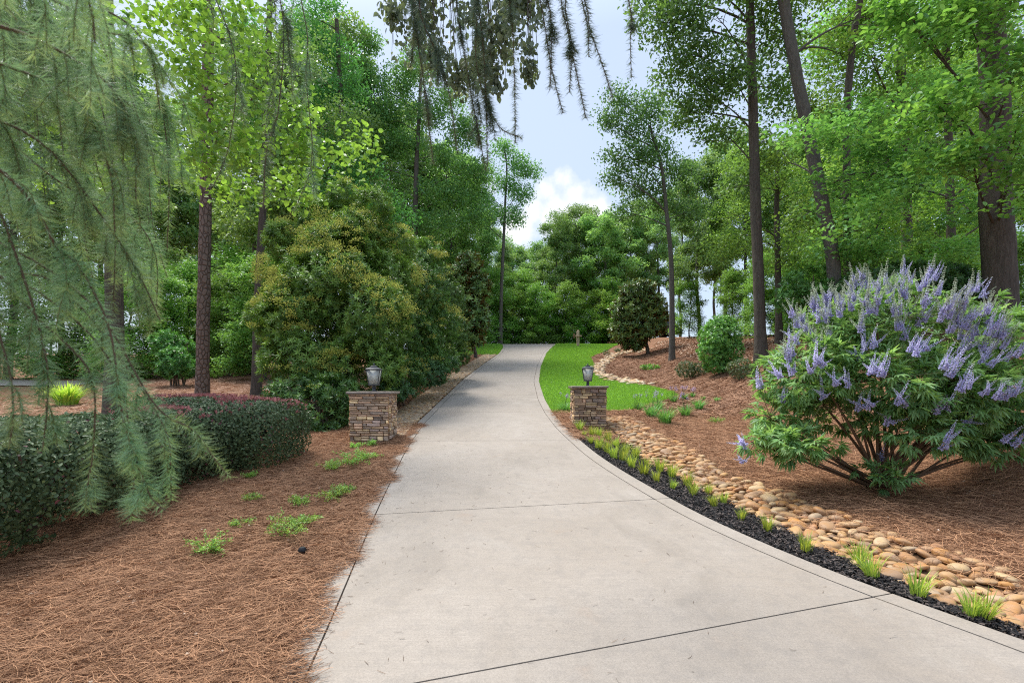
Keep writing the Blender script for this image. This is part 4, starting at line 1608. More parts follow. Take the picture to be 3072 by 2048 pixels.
evergreen('dense evergreen shrub beside the gravel strip, farthest in the left row',
          [(1330, 900, 20, 70, 80), (1340, 1000, 19, 70, 70), (1310, 1070, 17.6, 70, 45), (1370, 1060, 20, 45, 40), (1300, 830, 20, 60, 50)],
          np.array([-2.9, 19.2, float(G(-2.9, 19.2))]), flowers=1.5, ca=(.028, .085, .018), cb=(.08, .175, .028))
evergreen('low blue green evergreen shrub along the gravel behind the left lantern',
          [(1220, 1150, 12.9, 60, 45), (1290, 1120, 14.6, 60, 40), (1340, 1095, 16.6, 45, 32), (1185, 1165, 12.2, 45, 40)],
          np.array([-3.3, 13.8, float(G(-3.3, 13.8))]), leafL=.09, ca=(.022, .075, .025), cb=(.06, .15, .045))

# understory evergreen shrubs far left and on the right bank
evergreen('dark rounded bush far left behind the plated pine trunk', [(530, 1090, 20, 60, 50), (500, 1040, 20.5, 55, 50), (560, 1050, 21, 40, 45)],
          np.array([-13.6, 20.3, float(G(-13.6, 20.3))]), leafL=.14, leafW=.05, ca=(.03, .10, .015), cb=(.08, .2, .03), density=90)
evergreen('dark evergreen bush on the bank between the leaning trunk and the big oak', [(2620, 850, 14.5, 90, 45), (2720, 830, 14.5, 100, 45), (2830, 840, 14, 90, 50), (2900, 870, 13.5, 60, 40)],
          np.array([11.3, 14.3, float(G(11.3, 14.3))]), leafL=.13, leafW=.05, ca=(.02, .065, .014), cb=(.05, .13, .025), density=80)
evergreen('leafy bush at the foot of the slim trunks behind the purple shrub', [(2440, 850, 16.5, 90, 50), (2380, 900, 16.5, 70, 40), (2520, 880, 16, 80, 45)],
          np.array([9.9, 16.4, float(G(9.9, 16.4))]), leafL=.13, leafW=.05, ca=(.035, .10, .02), cb=(.08, .19, .035), density=80)


def small_bush(name, label, base, blobs, L, W, ca, cb, dens=300, k=7, mat='leaf_glossy', stems=5, group=None):
    t = thing(name, label, 'shrub', base, group)
    B = [px_blob(*b) for b in blobs]
    mb = MB()
    for _ in range(stems):
        c, r = B[rng.integers(len(B))]
        e = c + rsphere(1)[0] * r * .6
        tube(mb, bez(base - np.array([0, 0, .05]), (base + e) / 2 + rng.normal(0, .06, 3), e, 6), np.linspace(.022, .006, 6), 5, (.14, .10, .075))
    mb.build('stems', M['twig'], t, smooth=True)
    mb = MB()
    for c, r in B:
        area = 4 * (r[0] * r[2] + r[0] * r[1] + r[1] * r[2])
        q = blob_points(c, r, int(area * dens * .4), .2)
        q = q[q[:, 2] > G(q[:, 0], q[:, 1]) + .02]
        ax = norm(norm((q - c) / r) + np.array([0, 0, .4]) + rng.normal(0, .5, q.shape))
        rosettes(mb, q, ax, k, L, W, 1.2, ca, cb)
    mb.build('foliage', M[mat], t)
    return t


b = GP(2156, 1126)
small_bush('camellia_shrub', 'glossy egg shaped camellia shrub standing between two low dark shrubs', b,
           [(2160, 1010, b[1], 62, 55), (2140, 1050, b[1], 48, 45), (2185, 1050, b[1], 45, 48), (2165, 970, b[1], 42, 25), (2150, 1095, b[1], 40, 25)], .085, .042, (.04, .125, .016), (.13, .28, .04), 300)
b2 = GP(2075, 1134)
small_bush('azalea_shrub', 'low dark azalea shrub left of the camellia', b2, [(2060, 1108, b2[1], 34, 27), (2100, 1112, b2[1], 40, 26)], .045, .02, (.03, .06, .02), (.085, .11, .05), 600)
b3 = GP(2225, 1138)
small_bush('azalea_shrub', 'low dark azalea shrub right of the camellia', b3, [(2225, 1106, b3[1], 46, 32)], .045, .02, (.03, .06, .02), (.08, .11, .045), 600)
b4 = GP(2330, 1120)
small_bush('azalea_shrub', 'small shrub half hidden by the left side of the purple flowering shrub', b4, [(2325, 1095, b4[1], 34, 28)], .045, .02, (.03, .065, .02), (.08, .12, .045), 600)
for (u, v), lb in zip([(1819, 1065), (1852, 1059)], ['tiny grey green shrub by the upper creek stones, the left of two', 'tiny grey green shrub by the upper creek stones, nearer the magnolia']):
    b5 = GP(u, v)
    small_bush('dwarf_shrub', lb, b5, [(u, v - 8, b5[1], 11, 9)], .08, .03, (.05, .08, .035), (.11, .14, .07), 200, stems=3, group='tiny shrubs by the upper creek')
b6 = GP(1953, 1110)
small_bush('spreading_shrub', 'bright green ground hugging shrub alone on the pine straw slope', b6, [(1950, 1102, b6[1], 30, 11)], .09, .03, (.06, .15, .015), (.13, .26, .03), 260, stems=3)
b7 = GP(660, 1135)
small_bush('golden_shrub', 'small yellow green shrub beside the plated pine trunk', b7, [(645, 1118, b7[1], 24, 16)], .1, .04, (.12, .22, .01), (.24, .36, .03), 200, stems=3)


# ------------------------------------------------------------------ clipped hedges (burgundy green, pink tips)


def hedge(label, boxes, pink, stem_zone, base, dens=2300, red_share=.03, low=.55):
    """boxes: rounded ellipsoid-box leaf masses (centre, radii) in metres"""
    t = thing('hedge', label, 'hedge', base)
    mb, pk, st = MB(), MB(), MB()
    for c, r in boxes:
        c, r = np.array(c) + np.array([0, 0, float(SLOPE(c[1]))]), np.array(r)
        area = 4 * (r[0] * r[2] + r[0] * r[1] + r[1] * r[2]) * 1.3
        n = int(area * dens * .9)
        s_ = rsphere(n)
        # superellipsoid: clipped, boxy
        s_ = s_ / (np.sum(np.abs(s_) ** 4.5, -1, keepdims=True) ** (1 / 4.5))
        depth = 1 - 0.22 * rng.random((n, 1)) ** 1.5
        p = c + s_ * r * depth
        p += (pnoise(p, 5.0, 1.0) * .03)[:, None] * norm(s_)
        keep = (p[:, 2] > G(p[:, 0], p[:, 1]) + .02) & ((p[:, 2] > c[2] - r[2] * low) | (pnoise(p, 3.4, 4.0) > .05))
        p, s_ = p[keep], s_[keep]
        n = len(p)
        nr = norm(norm(s_) + rng.normal(0, .42, (n, 3)))
        d = rng.normal(size=(n, 3)) + np.array([0, 0, -.2])
        d = norm(d - nr * np.sum(d * nr, -1, keepdims=True))
        L = rng.uniform(.026, .05, n)
        col = cols_between(n, (.022, .048, .018), (.068, .110, .042), .25)
        red = rng.random(n) < red_share
        col[red] = cols_between(int(red.sum()), (.07, .022, .025), (.13, .04, .045))
        leaves(mb, p, d, nr, L, L * .62, col, hexa=True)
        if pink:
            m_ = int(area * 110 * pink)
            s_ = rsphere(m_)
            s_[:, 2] = np.abs(s_[:, 2])
            s_ = s_ / (np.sum(np.abs(s_) ** 4.5, -1, keepdims=True) ** (1 / 4.5))
            p = c + s_ * r * 1.0
            pr = np.clip((p[:, 2] - c[2]) / r[2], 0, 1)
            keep = (rng.random(m_) < pr ** 5) & (pnoise(p, 3.0, 7.0) > -.25)
            p, s_ = p[keep], s_[keep]
            rosettes(pk, p + np.array([0, 0, .02]), norm(np.array([0, 0, 1.0]) + .8 * norm(s_) + rng.normal(0, .2, p.shape)), 6, .045, .016, .75, (.20, .055, .065), (.42, .17, .18))
    for x, y in stem_zone:
        z = float(G(x, y))
        for _ in range(4):
            top = np.array([x + rng.normal(0, .28), y + rng.normal(0, .28), z + rng.uniform(.6, .9)])
            tube(st, bez((x + rng.normal(0, .05), y + rng.normal(0, .05), z - .05), (x + rng.normal(0, .1), y + rng.normal(0, .1), z + .35), top, 7), np.linspace(.028, .010, 7), 6, (.10, .075, .06))
    st.build('stems', M['twig'], t, smooth=True)
    mb.build('foliage', M['leaf_dark'], t)
    if not pk.empty():
        pk.build('pink_tips', M['petal'], t)
    return t


hedge('clipped rounded hedge with pink shoot tips in front of the plated pine',
      [((-4.12, 7.5, .47), (.90, .86, .50)), ((-4.55, 6.85, .45), (.80, .80, .48)), ((-5.0, 7.9, .48), (1.0, .8, .5))], 1.0, [(-4.1, 7.4), (-4.6, 6.9), (-4.9, 7.8)], (-4.4, 7.4, 0), low=1.2)
hedge('near dark burgundy green hedge behind the drooping cedar sprays',
      [((-4.7, 4.9, .56), (.95, .9, .54)), ((-5.0, 4.0, .58), (1.0, 1.0, .56)), ((-5.4, 3.1, .6), (1.1, 1.0, .58)), ((-4.75, 5.6, .52), (.85, .6, .50)), ((-4.7, 6.15, .5), (.75, .5, .46)), ((-6.2, 4.6, .55), (1.0, 1.4, .54))],
      0, [(-4.4, 5.2), (-4.4, 4.5), (-4.5, 3.9), (-4.9, 4.3), (-4.4, 5.9), (-4.5, 3.4)], (-4.8, 4.6, 0), dens=1900, red_share=.01)

# ------------------------------------------------------------------ purple flowering shrub (chaste tree)


def spike_mesh(seed, lil):
    mb = MB()
    L = .27
    r = np.random.default_rng(seed)
    zz = np.linspace(0, 1, 16)
    ben = np.stack([.02 * np.sin(zz * 2 + seed), .02 * np.cos(zz * 1.7 + seed), zz * L], 1)
    tube(mb, ben, np.linspace(.0022, .0008, 16), 4, (.12, .16, .06), cap=False)
    for i in range(1, 16):
        f = zz[i]
        k = int(11 * (1 - .6 * f)) + 2
        rr = .0195 * (1 - .75 * f) + .003
        th = r.uniform(0, 6.28, k)
        d = np.stack([np.cos(th), np.sin(th), r.uniform(.1, .7, k)], 1)
        p = ben[i] + d * rr * .35 + np.stack([0 * th, 0 * th, r.uniform(-.004, .004, k)], 1)
        t = np.clip((f - lil) / .25, 0, 1)
        ca = np.array([.52, .50, .80]) * (1 - t) + np.array([.40, .47, .33]) * t
        cb = np.array([.76, .73, .98]) * (1 - t) + np.array([.60, .66, .50]) * t
        leaves(mb, p, norm(d), rsphere(k), rr * .95, rr * .85, cols_between(k, ca, cb, .12), fold=.3)
    return mb


def vitex():
    base = GP(2640, 1462)
    D = base[1]
    t = thing('flowering_shrub', 'large purple flowering shrub with many upright lilac spikes beside the stone creek', 'shrub', base)
    blobs = [(2420, 1120, D, 130, 120), (2560, 1010, D + .1, 150, 130), (2700, 960, D + .2, 170, 120), (2850, 1000, D + .1, 160, 130), (2980, 1060, D, 150, 130), (2650, 1140, D - .3, 190, 120),
             (2830, 1170, D - .3, 170, 110), (2520, 1230, D - .1, 120, 80), (2960, 1210, D - .1, 150, 90), (2740, 1290, D - .5, 130, 60), (2660, 1430, D - .45, 60, 32), (2890, 1300, D - .2, 110, 55),
             (2400, 1320, D - .3, 110, 32), (2310, 1250, D, 60, 50), (3080, 1140, D + .1, 130, 150)]
    B = [px_blob(*b) for b in blobs]
    B = [(c, np.array([r[0], min(r[1], .62) + .12, r[2]])) for c, r in B]
    low = [px_blob(*q) for q in ((2265, 1325, D - .35, 55, 26), (2370, 1350, D - .4, 80, 28), (3000, 1330, D - .3, 90, 45))]
    B += low
    st, fo = MB(), MB()
    ends = []
    for bi, (c, r) in enumerate(B):
        for _ in range(2):
            s_ = base + np.array([rng.normal(0, .09), rng.normal(0, .07), -.04])
            e = c + rng.normal(0, .25, 3) * r
            path = bez(s_, s_ + (e - s_) * np.array([.35, .35, .45]) + rng.normal(0, .05, 3), e, 9)
            tube(st, path, np.linspace(.026, .007, 9), 6, (.15, .095, .06))
        area = 4 * (r[0] * r[2] + r[0] * r[1] + r[1] * r[2])
        n = int(area * 30)
        q = blob_points(c, r, n, .35, .60 if r[0] > .42 else 0, 3.4, 1.0)
        q = q[q[:, 2] > G(q[:, 0], q[:, 1]) + .04]
        for p in q[: len(q) // 3]:
            a = c + (p - c) * .2
            tube(st, np.linspace(a, p, 3), [.005, .004, .002], 4, (.17, .16, .08), cap=False)
        # palmate leaves: five narrow leaflets fanned from each leaf's point
        n = len(q)
        for leafno in range(5):
            out = norm(norm((q - c) / r) + rng.normal(0, .7, (n, 3)) + np.array([0, 0, -.05]))
            p = q + out * .05
            up = norm(np.array([0, 0, 1.0]) + rng.normal(0, .35, (n, 3)))
            sd_ = norm(np.cross(out, up))
            col = cols_between(n, (.062, .15, .040), (.155, .28, .085), .2)
            for an, ln in ((0, .135), (.62, .115), (-.62, .115), (1.25, .075), (-1.25, .075)):
                d = out * cos(an) + sd_ * sin(an) + np.array([0, 0, -.18])
                leaves(fo, p, d, up, ln * rng.uniform(.8, 1.15, n), .027, col, droop=.14)
    fo.build('foliage', M['leaf'], t)
    protos = [spike_mesh(k, l).mesh('flower_spike', M['petal']) for k, l in ((1, .75), (2, .85), (3, .42), (4, .30))]
    S8 = [(390, 700), (370, 790), (300, 950), (180, 1010), (390, 920), (520, 910), (560, 850), (600, 870), (690, 990), (760, 1000), (600, 1090), (850, 1160), (920, 1150), (880, 750), (950, 740),
          (960, 900), (1000, 930), (930, 920), (830, 830), (1120, 1120), (1150, 1130), (1240, 740), (1240, 790), (1300, 760), (1200, 760), (1370, 1180), (1450, 1160), (1470, 930), (1430, 880),
          (1500, 860), (1540, 780), (1400, 560), (1300, 560), (1250, 590), (1500, 560), (1550, 600), (1640, 650), (1720, 650), (1800, 660), (1600, 690), (1680, 850), (1750, 870), (1850, 830),
          (1920, 800), (1540, 1030), (1590, 1010), (1700, 1060), (1780, 1080), (1830, 1090), (1900, 1060), (1830, 1380), (1900, 1410), (1430, 1430), (1450, 1370), (1580, 1270), (1000, 1510),
          (60, 1410), (60, 1520), (340, 1110), (1050, 1260), (540, 490), (640, 430), (700, 440), (780, 400), (800, 370), (880, 340), (900, 400), (860, 280), (960, 330), (1040, 430), (1050, 380),
          (1090, 340), (1130, 330), (1150, 250), (1180, 310), (1260, 350), (1300, 320), (1310, 270), (1360, 280), (1500, 430), (1580, 380), (1630, 360), (1690, 400), (600, 520), (650, 540),
          (450, 600), (570, 570), (1150, 680)]
    count = 0
    rest = MB()
    RP = [spike_mesh(k + 9, l) for k, l in ((1, .75), (2, .85), (3, .42), (4, .30))]
    ncore = len(S8)
    for k in range(75):                      # the crowd of paler spikes along the crown's upper side
        sx = rng.uniform(330, 1850)
        top = 330 + 300 * abs((sx - 1080) / 780) ** 2
        S8.append((sx, top + rng.uniform(-60, 300)))
    for si, (sx, sy) in enumerate(S8):
        u, v = 2200 + sx / 2.24, 700 + sy / 2.24
        nx, nz = (u - 2720) / 480, (1090 - v) / 330
        dd = D - .1
        for test in np.arange(D - 1.7, D + .8, .05):      # first leaf mass met from the drive side
            pt = P3(u, v, test)
            if any(np.sum(((pt - c) / r) ** 2) < 1.0 for c, r in B):
                dd = test - rng.uniform(.02, .16)
                break
        p = P3(u, v, dd)
        p[2] = max(p[2], float(G(p[0], p[1])) + .08)
        near = min(B, key=lambda b_: np.linalg.norm(b_[0] - p))[0]
        tube(st, bez(near, (near + p) / 2 + np.array([0, 0, -.03]), p - np.array([0, 0, .08]), 5), np.linspace(.005, .002, 5), 4, (.16, .18, .08), cap=False)
        for q in range(3):
            ax = np.array([nx * .55, -.25, .75 + .45 * nz]) + rng.normal(0, .16, 3) + (np.array([(q - 1) * .42, 0, -.12 * (q != 1)]))
            ax = norm(ax)
            kind = (rng.integers(0, 2) if nz < .35 else rng.integers(1, 4)) if si < ncore else rng.integers(2, 4)
            sc = rng.uniform(.85, 1.3) * (1.0 if q == 1 else .78)
            pp = p - ax * .08 + np.array([(q - 1) * .012, 0, 0])
            z_ = ax
            x_ = norm(np.cross(z_, np.array([.3, .2, .9])))
            y_ = np.cross(z_, x_)
            R = np.stack([x_, y_, z_], 1)
            if q == 1 and count < 100:
                count += 1
                o = bpy.data.objects.new('flower_spike', protos[kind])
                COL.objects.link(o)
                o.parent = t
                from mathutils import Matrix
                mm = Matrix([[*(R[i] * sc), pp[i] - base[i]] for i in range(3)] + [[0, 0, 0, 1]])
                o.matrix_local = mm
            else:
                mbp = RP[kind]
                off = 0
                for vv, cc, ff in zip(mbp.v, mbp.c, mbp.f):
                    rest.add((vv * sc) @ R.T + pp, ff - off, cc)
                    off += len(vv)
    st.build('stems', M['twig'], t, smooth=True)
    o = rest.build('flower_spikes', M['petal'], t)
    o['kind'] = 'stuff'


vitex()

# ------------------------------------------------------------------ grass like clumps


def clump_mesh(seed, n, h, spreadr, w, ca, cb, lean=.5, flowers=0):
    r = np.random.default_rng(seed)
    mb = MB()
    th = r.uniform(0, 6.28, n)
    le = r.uniform(.05, 1, n) ** .8 * lean
    H = h * r.uniform(.6, 1.15, n)
    base = np.stack([np.cos(th), np.sin(th), 0 * th], 1) * (spreadr * r.random(n) ** .5)[:, None]
    t = np.array([0, .35, .7, 1.0])
    out = np.stack([np.cos(th + r.normal(0, .5, n)), np.sin(th + r.normal(0, .5, n))], 1)
    P = np.zeros((n, 4, 3))
    for i, tt in enumerate(t):
        P[:, i, :2] = base[:, :2] + out * (le * H * (tt ** 1.7))[:, None]
        P[:, i, 2] = H * (tt - .32 * le * tt ** 2.5)
    s_ = np.stack([-out[:, 1], out[:, 0], 0 * th], 1) * w / 2
    wg = np.array([.8, 1, .75, .12])
    A = P + s_[:, None] * wg[None, :, None]
    Bv = P - s_[:, None] * wg[None, :, None]
    v = np.concatenate([A, Bv], 1)
    f = np.array([[0, 1, 5, 4], [1, 2, 6, 5], [2, 3, 7, 6]])
    F = (np.arange(n)[:, None, None] * 8 + f[None]).reshape(-1, 4)
    tt = r.random((n, 1))
    col = np.array(ca) * (1 - tt) + np.array(cb) * tt
    mb.add(v.reshape(-1, 3), F, np.repeat(col, 8, 0))
    fl = None
    if flowers:
        fl = MB()
        for k in range(flowers):
            a = r.uniform(0, 6.28)
            e = np.array([cos(a) * h * .3, sin(a) * h * .3, h * r.uniform(1.25, 1.7)])
            tube(fl, bez((0, 0, 0), e * np.array([.2, .2, .6]), e, 6), .0025, 4, (.09, .16, .06), cap=False)
            m = 16
            o = r.normal(size=(m, 3)) * .016
            leaves(fl, e + o, norm(o), rsphere(m), .022, .014, cols_between(m, (.36, .26, .55), (.58, .46, .75)))
    return mb, fl


def tufts():
    P_ = [(410, 285), (445, 335), (520, 335), (585, 345), (512, 398), (572, 445), (662, 385), (738, 430), (660, 485), (715, 535), (815, 490), (782, 552), (902, 525), (870, 615), (1002, 595),
          (975, 675), (1112, 655), (1090, 745), (1218, 705), (1222, 805), (1362, 785), (1407, 865), (1542, 855), (1595, 965), (1680, 935), (1832, 1085), (2062, 1185)]
    px = [(1600 + a / 2.94, 1200 + b_ / 2.94) for a, b_ in P_] + [(2418, 1668), (2580, 1706), (2616, 1748), (2752, 1806), (2915, 1868), (2948, 1872)]
    ms = [clump_mesh(30 + k, 80, .20, .045, .0065, (.075, .155, .012), (.28, .32, .03), .6)[0].mesh('golden_grass_tuft', M['leaf']) for k in range(5)]
    for k, (u, v) in enumerate(px):
        b = GP(u, v)
        o = bpy.data.objects.new('golden_grass_tuft', ms[k % 5])
        COL.objects.link(o)
        o.location = b + np.array([0, 0, .03])
        s_ = rng.uniform(.68, 1.2) * (1.0 if b[1] < 7 else 1.05)
        o.scale = (s_, s_, s_ * rng.uniform(.9, 1.1))
        o.rotation_euler = (rng.normal(0, .12), rng.normal(0, .12), rng.uniform(0, 6.28))
        if b[1] > 8.2:
            lb = 'yellow green grass tuft in the cluster in front of the right pillar'
        elif b[1] > 5.6:
            lb = 'yellow green grass tuft in the middle stretch of the black mulch strip'
        elif b[1] > 4.4:
            lb = 'larger yellow green grass tuft along the near part of the black mulch'
        else:
            lb = 'spiky yellow green grass tuft at the near end of the mulch strip'
        tag(o, lb, 'grass tuft', 'golden grass tufts in the black mulch')
    # deep green strap-leaved clumps
    L = [(1150, 1305, .8, 1), (1240, 1350, 1.15, 1), (1335, 1395, 1.3, 0), (1470, 1345, 1.0, 1), (1558, 1300, 1.0, 0), (1390, 1250, .8, 1), (1462, 1232, .7, 1), (655, 1312, .9, 1), (1520, 1215, .5, 1),
         (1590, 1230, .4, 0), (1680, 1245, .5, 0), (1290, 1300, .9, 1)]
    labs = ['small dark strap leaved clump at the left end of the group by the lawn', 'large arching green clump with lilac stalks by the lawn edge', 'largest arching green clump at the front of the group, above the creek stones',
            'mid sized green clump right of the largest arching one', 'bright green clump at the right end of the group', 'green clump with lilac flowers at the back of the group near the lawn tip',
            'upper green clump with thin lilac stalks near the lawn tip', 'green strap leaved clump half hidden behind the right pillar', 'small green clump beyond the main group on pine straw',
            'tiny green clump between the main group and the slope', 'small loose green clump alone on the pine straw slope', 'green clump tucked in the centre of the group']
    for k, ((a, b_, s_, f), lb) in enumerate(zip(L, labs)):
        b = GP(1400 + a / 2.24, 650 + b_ / 2.24)
        t = thing('flowering_grass_clump', lb, 'plant', b, 'strap leaved clumps by the lawn and creek')
        m1, m2 = clump_mesh(60 + k, int(150 * s_), .34 * s_, .09 * s_, .010, (.035, .115, .022), (.10, .26, .045), .95, 5 if f else 0)
        o = bpy.data.objects.new('leaves', m1.mesh('leaves', M['leaf']))
        COL.objects.link(o)
        o.parent = t
        if m2:
            o = bpy.data.objects.new('flower_stalks', m2.mesh('flower_stalks', M['petal']))
            COL.objects.link(o)
            o.parent = t


tufts()


def grass_mounds():
    for (u, v), s_, lb in [((640, 1086), .95, 'pale blue green ornamental grass mound just right of the plated pine'), ((725, 1098), .9, 'pale blue green ornamental grass mound by the slim dark trunk on the left'),
                           ((200, 1215), .7, 'yellow green grass mound seen low behind the cedar sprays at far left')]:
        b = GP(u, v)
        mb, _ = clump_mesh(int(u), 420, s_, .25, .03, (.10, .19, .08) if u > 300 else (.16, .26, .02), (.24, .36, .19) if u > 300 else (.34, .44, .04), 1.0)
        o = bpy.data.objects.new('grass_mound', mb.mesh('grass_mound', M['leaf']))
        COL.objects.link(o)
        o.location = b
        tag(o, lb, 'ornamental grass', 'ornamental grass mounds on the far left')


grass_mounds()


def sprigs():
    """low feathery green sprigs coming up through the pine straw"""
    spec = [(1050, 1405, .34, 'widest feathery green sprig on the left bed, below the left pillar'), (1105, 1385, .26, 'feathery sprig at the drive side of the widest one'),
            (995, 1420, .24, 'feathery sprig at the hedge side of the widest one'), (1000, 1505, .22, 'small green sprig midway down the left bed'), (1045, 1485, .14, 'tiny green sprig next to the drive midway down the left bed'),
            (903, 1522, .16, 'small pale sprig left of the midway one'), (868, 1622, .30, 'bright green sprig beside the small black light'), (905, 1590, .2, 'green sprig just above the small black light'),
            (620, 1672, .22, 'lone green sprig in the middle of the pine straw near the hedge'), (722, 1585, .14, 'faint pale sprig upslope of the lone one'), (760, 1508, .12, 'tiny pale sprig close to the clipped hedge'),
            (1153, 1312, .2, 'green sprig against the foot of the left pillar'), (1111, 1345, .18, 'green sprig in front of the left pillar'), (1063, 1350, .16, 'pale sprig at the left front corner of the left pillar'),
            (2150, 1272, .2, 'sparse sprig on pine straw right of the strap leaved clumps'), (2290, 1300, .34, 'loose leafy sprig left of the purple shrub'), (745, 1440, .14, 'tiny sprig under the end of the hedge')]
    for u, v, s_, lb in spec:
        b = GP(u, v)
        t = thing('sprig', lb, 'plant', b, 'green sprigs in the pine straw')
        mb, stm = MB(), MB()
        s_ *= 1.25
        for k in range(int(11 + 26 * s_)):
            a = rng.uniform(0, 6.28)
            e = b + np.array([cos(a) * s_ * rng.uniform(.3, 1) * .8, sin(a) * s_ * rng.uniform(.3, 1) * .8, s_ * rng.uniform(.15, .6)])
            path = bez(b, (b + e) / 2 + np.array([0, 0, s_ * .25]), e, 7)
            tube(stm, path, .002, 4, (.20, .13, .06), cap=False)
            n = 34
            i = rng.integers(2, 7, n)
            p = path[i] + rng.normal(0, .012, (n, 3))
            leaves(mb, p, norm(norm(e - b) + rng.normal(0, .8, (n, 3))), norm(np.array([0, 0, 1.]) + rng.normal(0, .4, (n, 3))), .026, .012, cols_between(n, (.07, .17, .02), (.20, .33, .05)))
        stm.build('stems', M['twig'], t)
        mb.build('leaves', M['leaf'], t)


sprigs()


def landscape_light(u, v, lb):
    b = GP(u, v)
    t = thing('path_light', lb, 'path light', b)
    mb = MB()
    tube(mb, [b, b + np.array([0, 0, .06])], .026, 12)
    mb.build('body', M['plastic'], t)
    mb = MB()
    z = b + np.array([0, 0, .06])
    tube(mb, [z, z + np.array([0, 0, .012]), z + np.array([0, 0, .03])], [.036, .036, .022], 12)
    mb.build('cap', M['plastic'], t)


landscape_light(907, 1672, 'small black path light sunk in the pine straw on the left')
landscape_light(1870, 1402, 'small black path light in the black mulch on the right')

# ------------------------------------------------------------------ wooden post, parked car


def wooden_post():
    b = np.array([(1734 - 1536) / FP * 38, 38.0, 0.0])
    b[2] = float(G(b[0], b[1]))
    t = thing('wooden_post', 'pale wooden post with a cross arm on the lawn crest', 'post', b)
    c = (.40, .31, .20)
    mb = MB()
    box(mb, (-.10, -.10, -.2), (.10, .10, 1.20), c, .012, origin=b)
    v = np.array([[-.1, -.1, 1.2], [.1, -.1, 1.2], [.1, .1, 1.2], [-.1, .1, 1.2], [0, 0, 1.27]]) + b
    mb.add(v, np.array([[0, 1, 4], [1, 2, 4], [2, 3, 4], [3, 0, 4]]), c)
    mb.build('post', M['wood'], t)
    mb = MB()
    box(mb, (-.36, -.16, .74), (.28, -.10, .86), (.36, .26, .16), .008, origin=b)
    mb.build('cross_arm', M['wood'], t)
    mb = MB()
    tube(mb, [b + np.array([-.30, -.13, .62]), b + np.array([-.30, -.13, .78]), b + np.array([-.30, -.13, .98])], [.05, .11, .05], 10, (.20, .12, .07))
    mb.build('coiled_rope', M['wood'], t)


wooden_post()


def parked_car():
    x0, y0 = (1955 - 1536) / FP * 46, 46.0
    z0 = float(G(x0, y0))
    t = thing('parked_car', 'dark parked vehicle half hidden behind the brown leaved magnolia', 'car', (x0, y0, z0))
    mb = MB()
    # side profile extruded: SUV
    prof = np.array([(-2.2, .35), (-2.25, .8), (-2.15, 1.0), (-1.3, 1.08), (2.15, 1.05), (2.28, .8), (2.25, .35)])
    def extr(mb, pr, w0, w1):
        n = len(pr)
        A = np.stack([x0 + pr[:, 0], np.full(n, y0 - w0), z0 + pr[:, 1]], 1)
        Bv = np.stack([x0 + pr[:, 0], np.full(n, y0 + w1), z0 + pr[:, 1]], 1)
        k = np.arange(n)
        mb.add(np.concatenate([A, Bv]), np.stack([k, (k + 1) % n, (k + 1) % n + n, k + n], -1))
        mb.add(A, k[None, ::-1])
        mb.add(Bv, k[None, :])
    extr(mb, prof, .92, .92)
    extr(mb, np.array([(-1.3, 1.06), (-.7, 1.72), (1.75, 1.75), (2.12, 1.06)]), .78, .78)
    mb.build('body', M['car_paint'], t)
    for a, b_ in (((-1.1, 1.10), (.35, 1.64)), ((.42, 1.10), (1.95, 1.64))):
        mb = MB()
        box(mb, (x0 + a[0] + .25, y0 - .80, z0 + a[1]), (x0 + b_[0] - .15, y0 - .775, z0 + b_[1]), bev=.01)
        mb.build('window', M['car_glass'], t)
    for wx in (-1.35, 1.35):
        for s_ in (-1, 1):
            mb = MB()
            tube(mb, [(x0 + wx, y0 + s_ * .75, z0 + .34), (x0 + wx, y0 + s_ * .98, z0 + .34)], .34, 20)
            w = mb.build('wheel', M['rubber'], t)
            mb = MB()
            tube(mb, [(x0 + wx, y0 + s_ * .94, z0 + .34), (x0 + wx, y0 + s_ * 1.0, z0 + .34)], .2, 14)
            mb.build('rim', M['metal'], w, base=(x0, y0, z0))
    return t


parked_car()

# ------------------------------------------------------------------ drooping cedar in the foreground


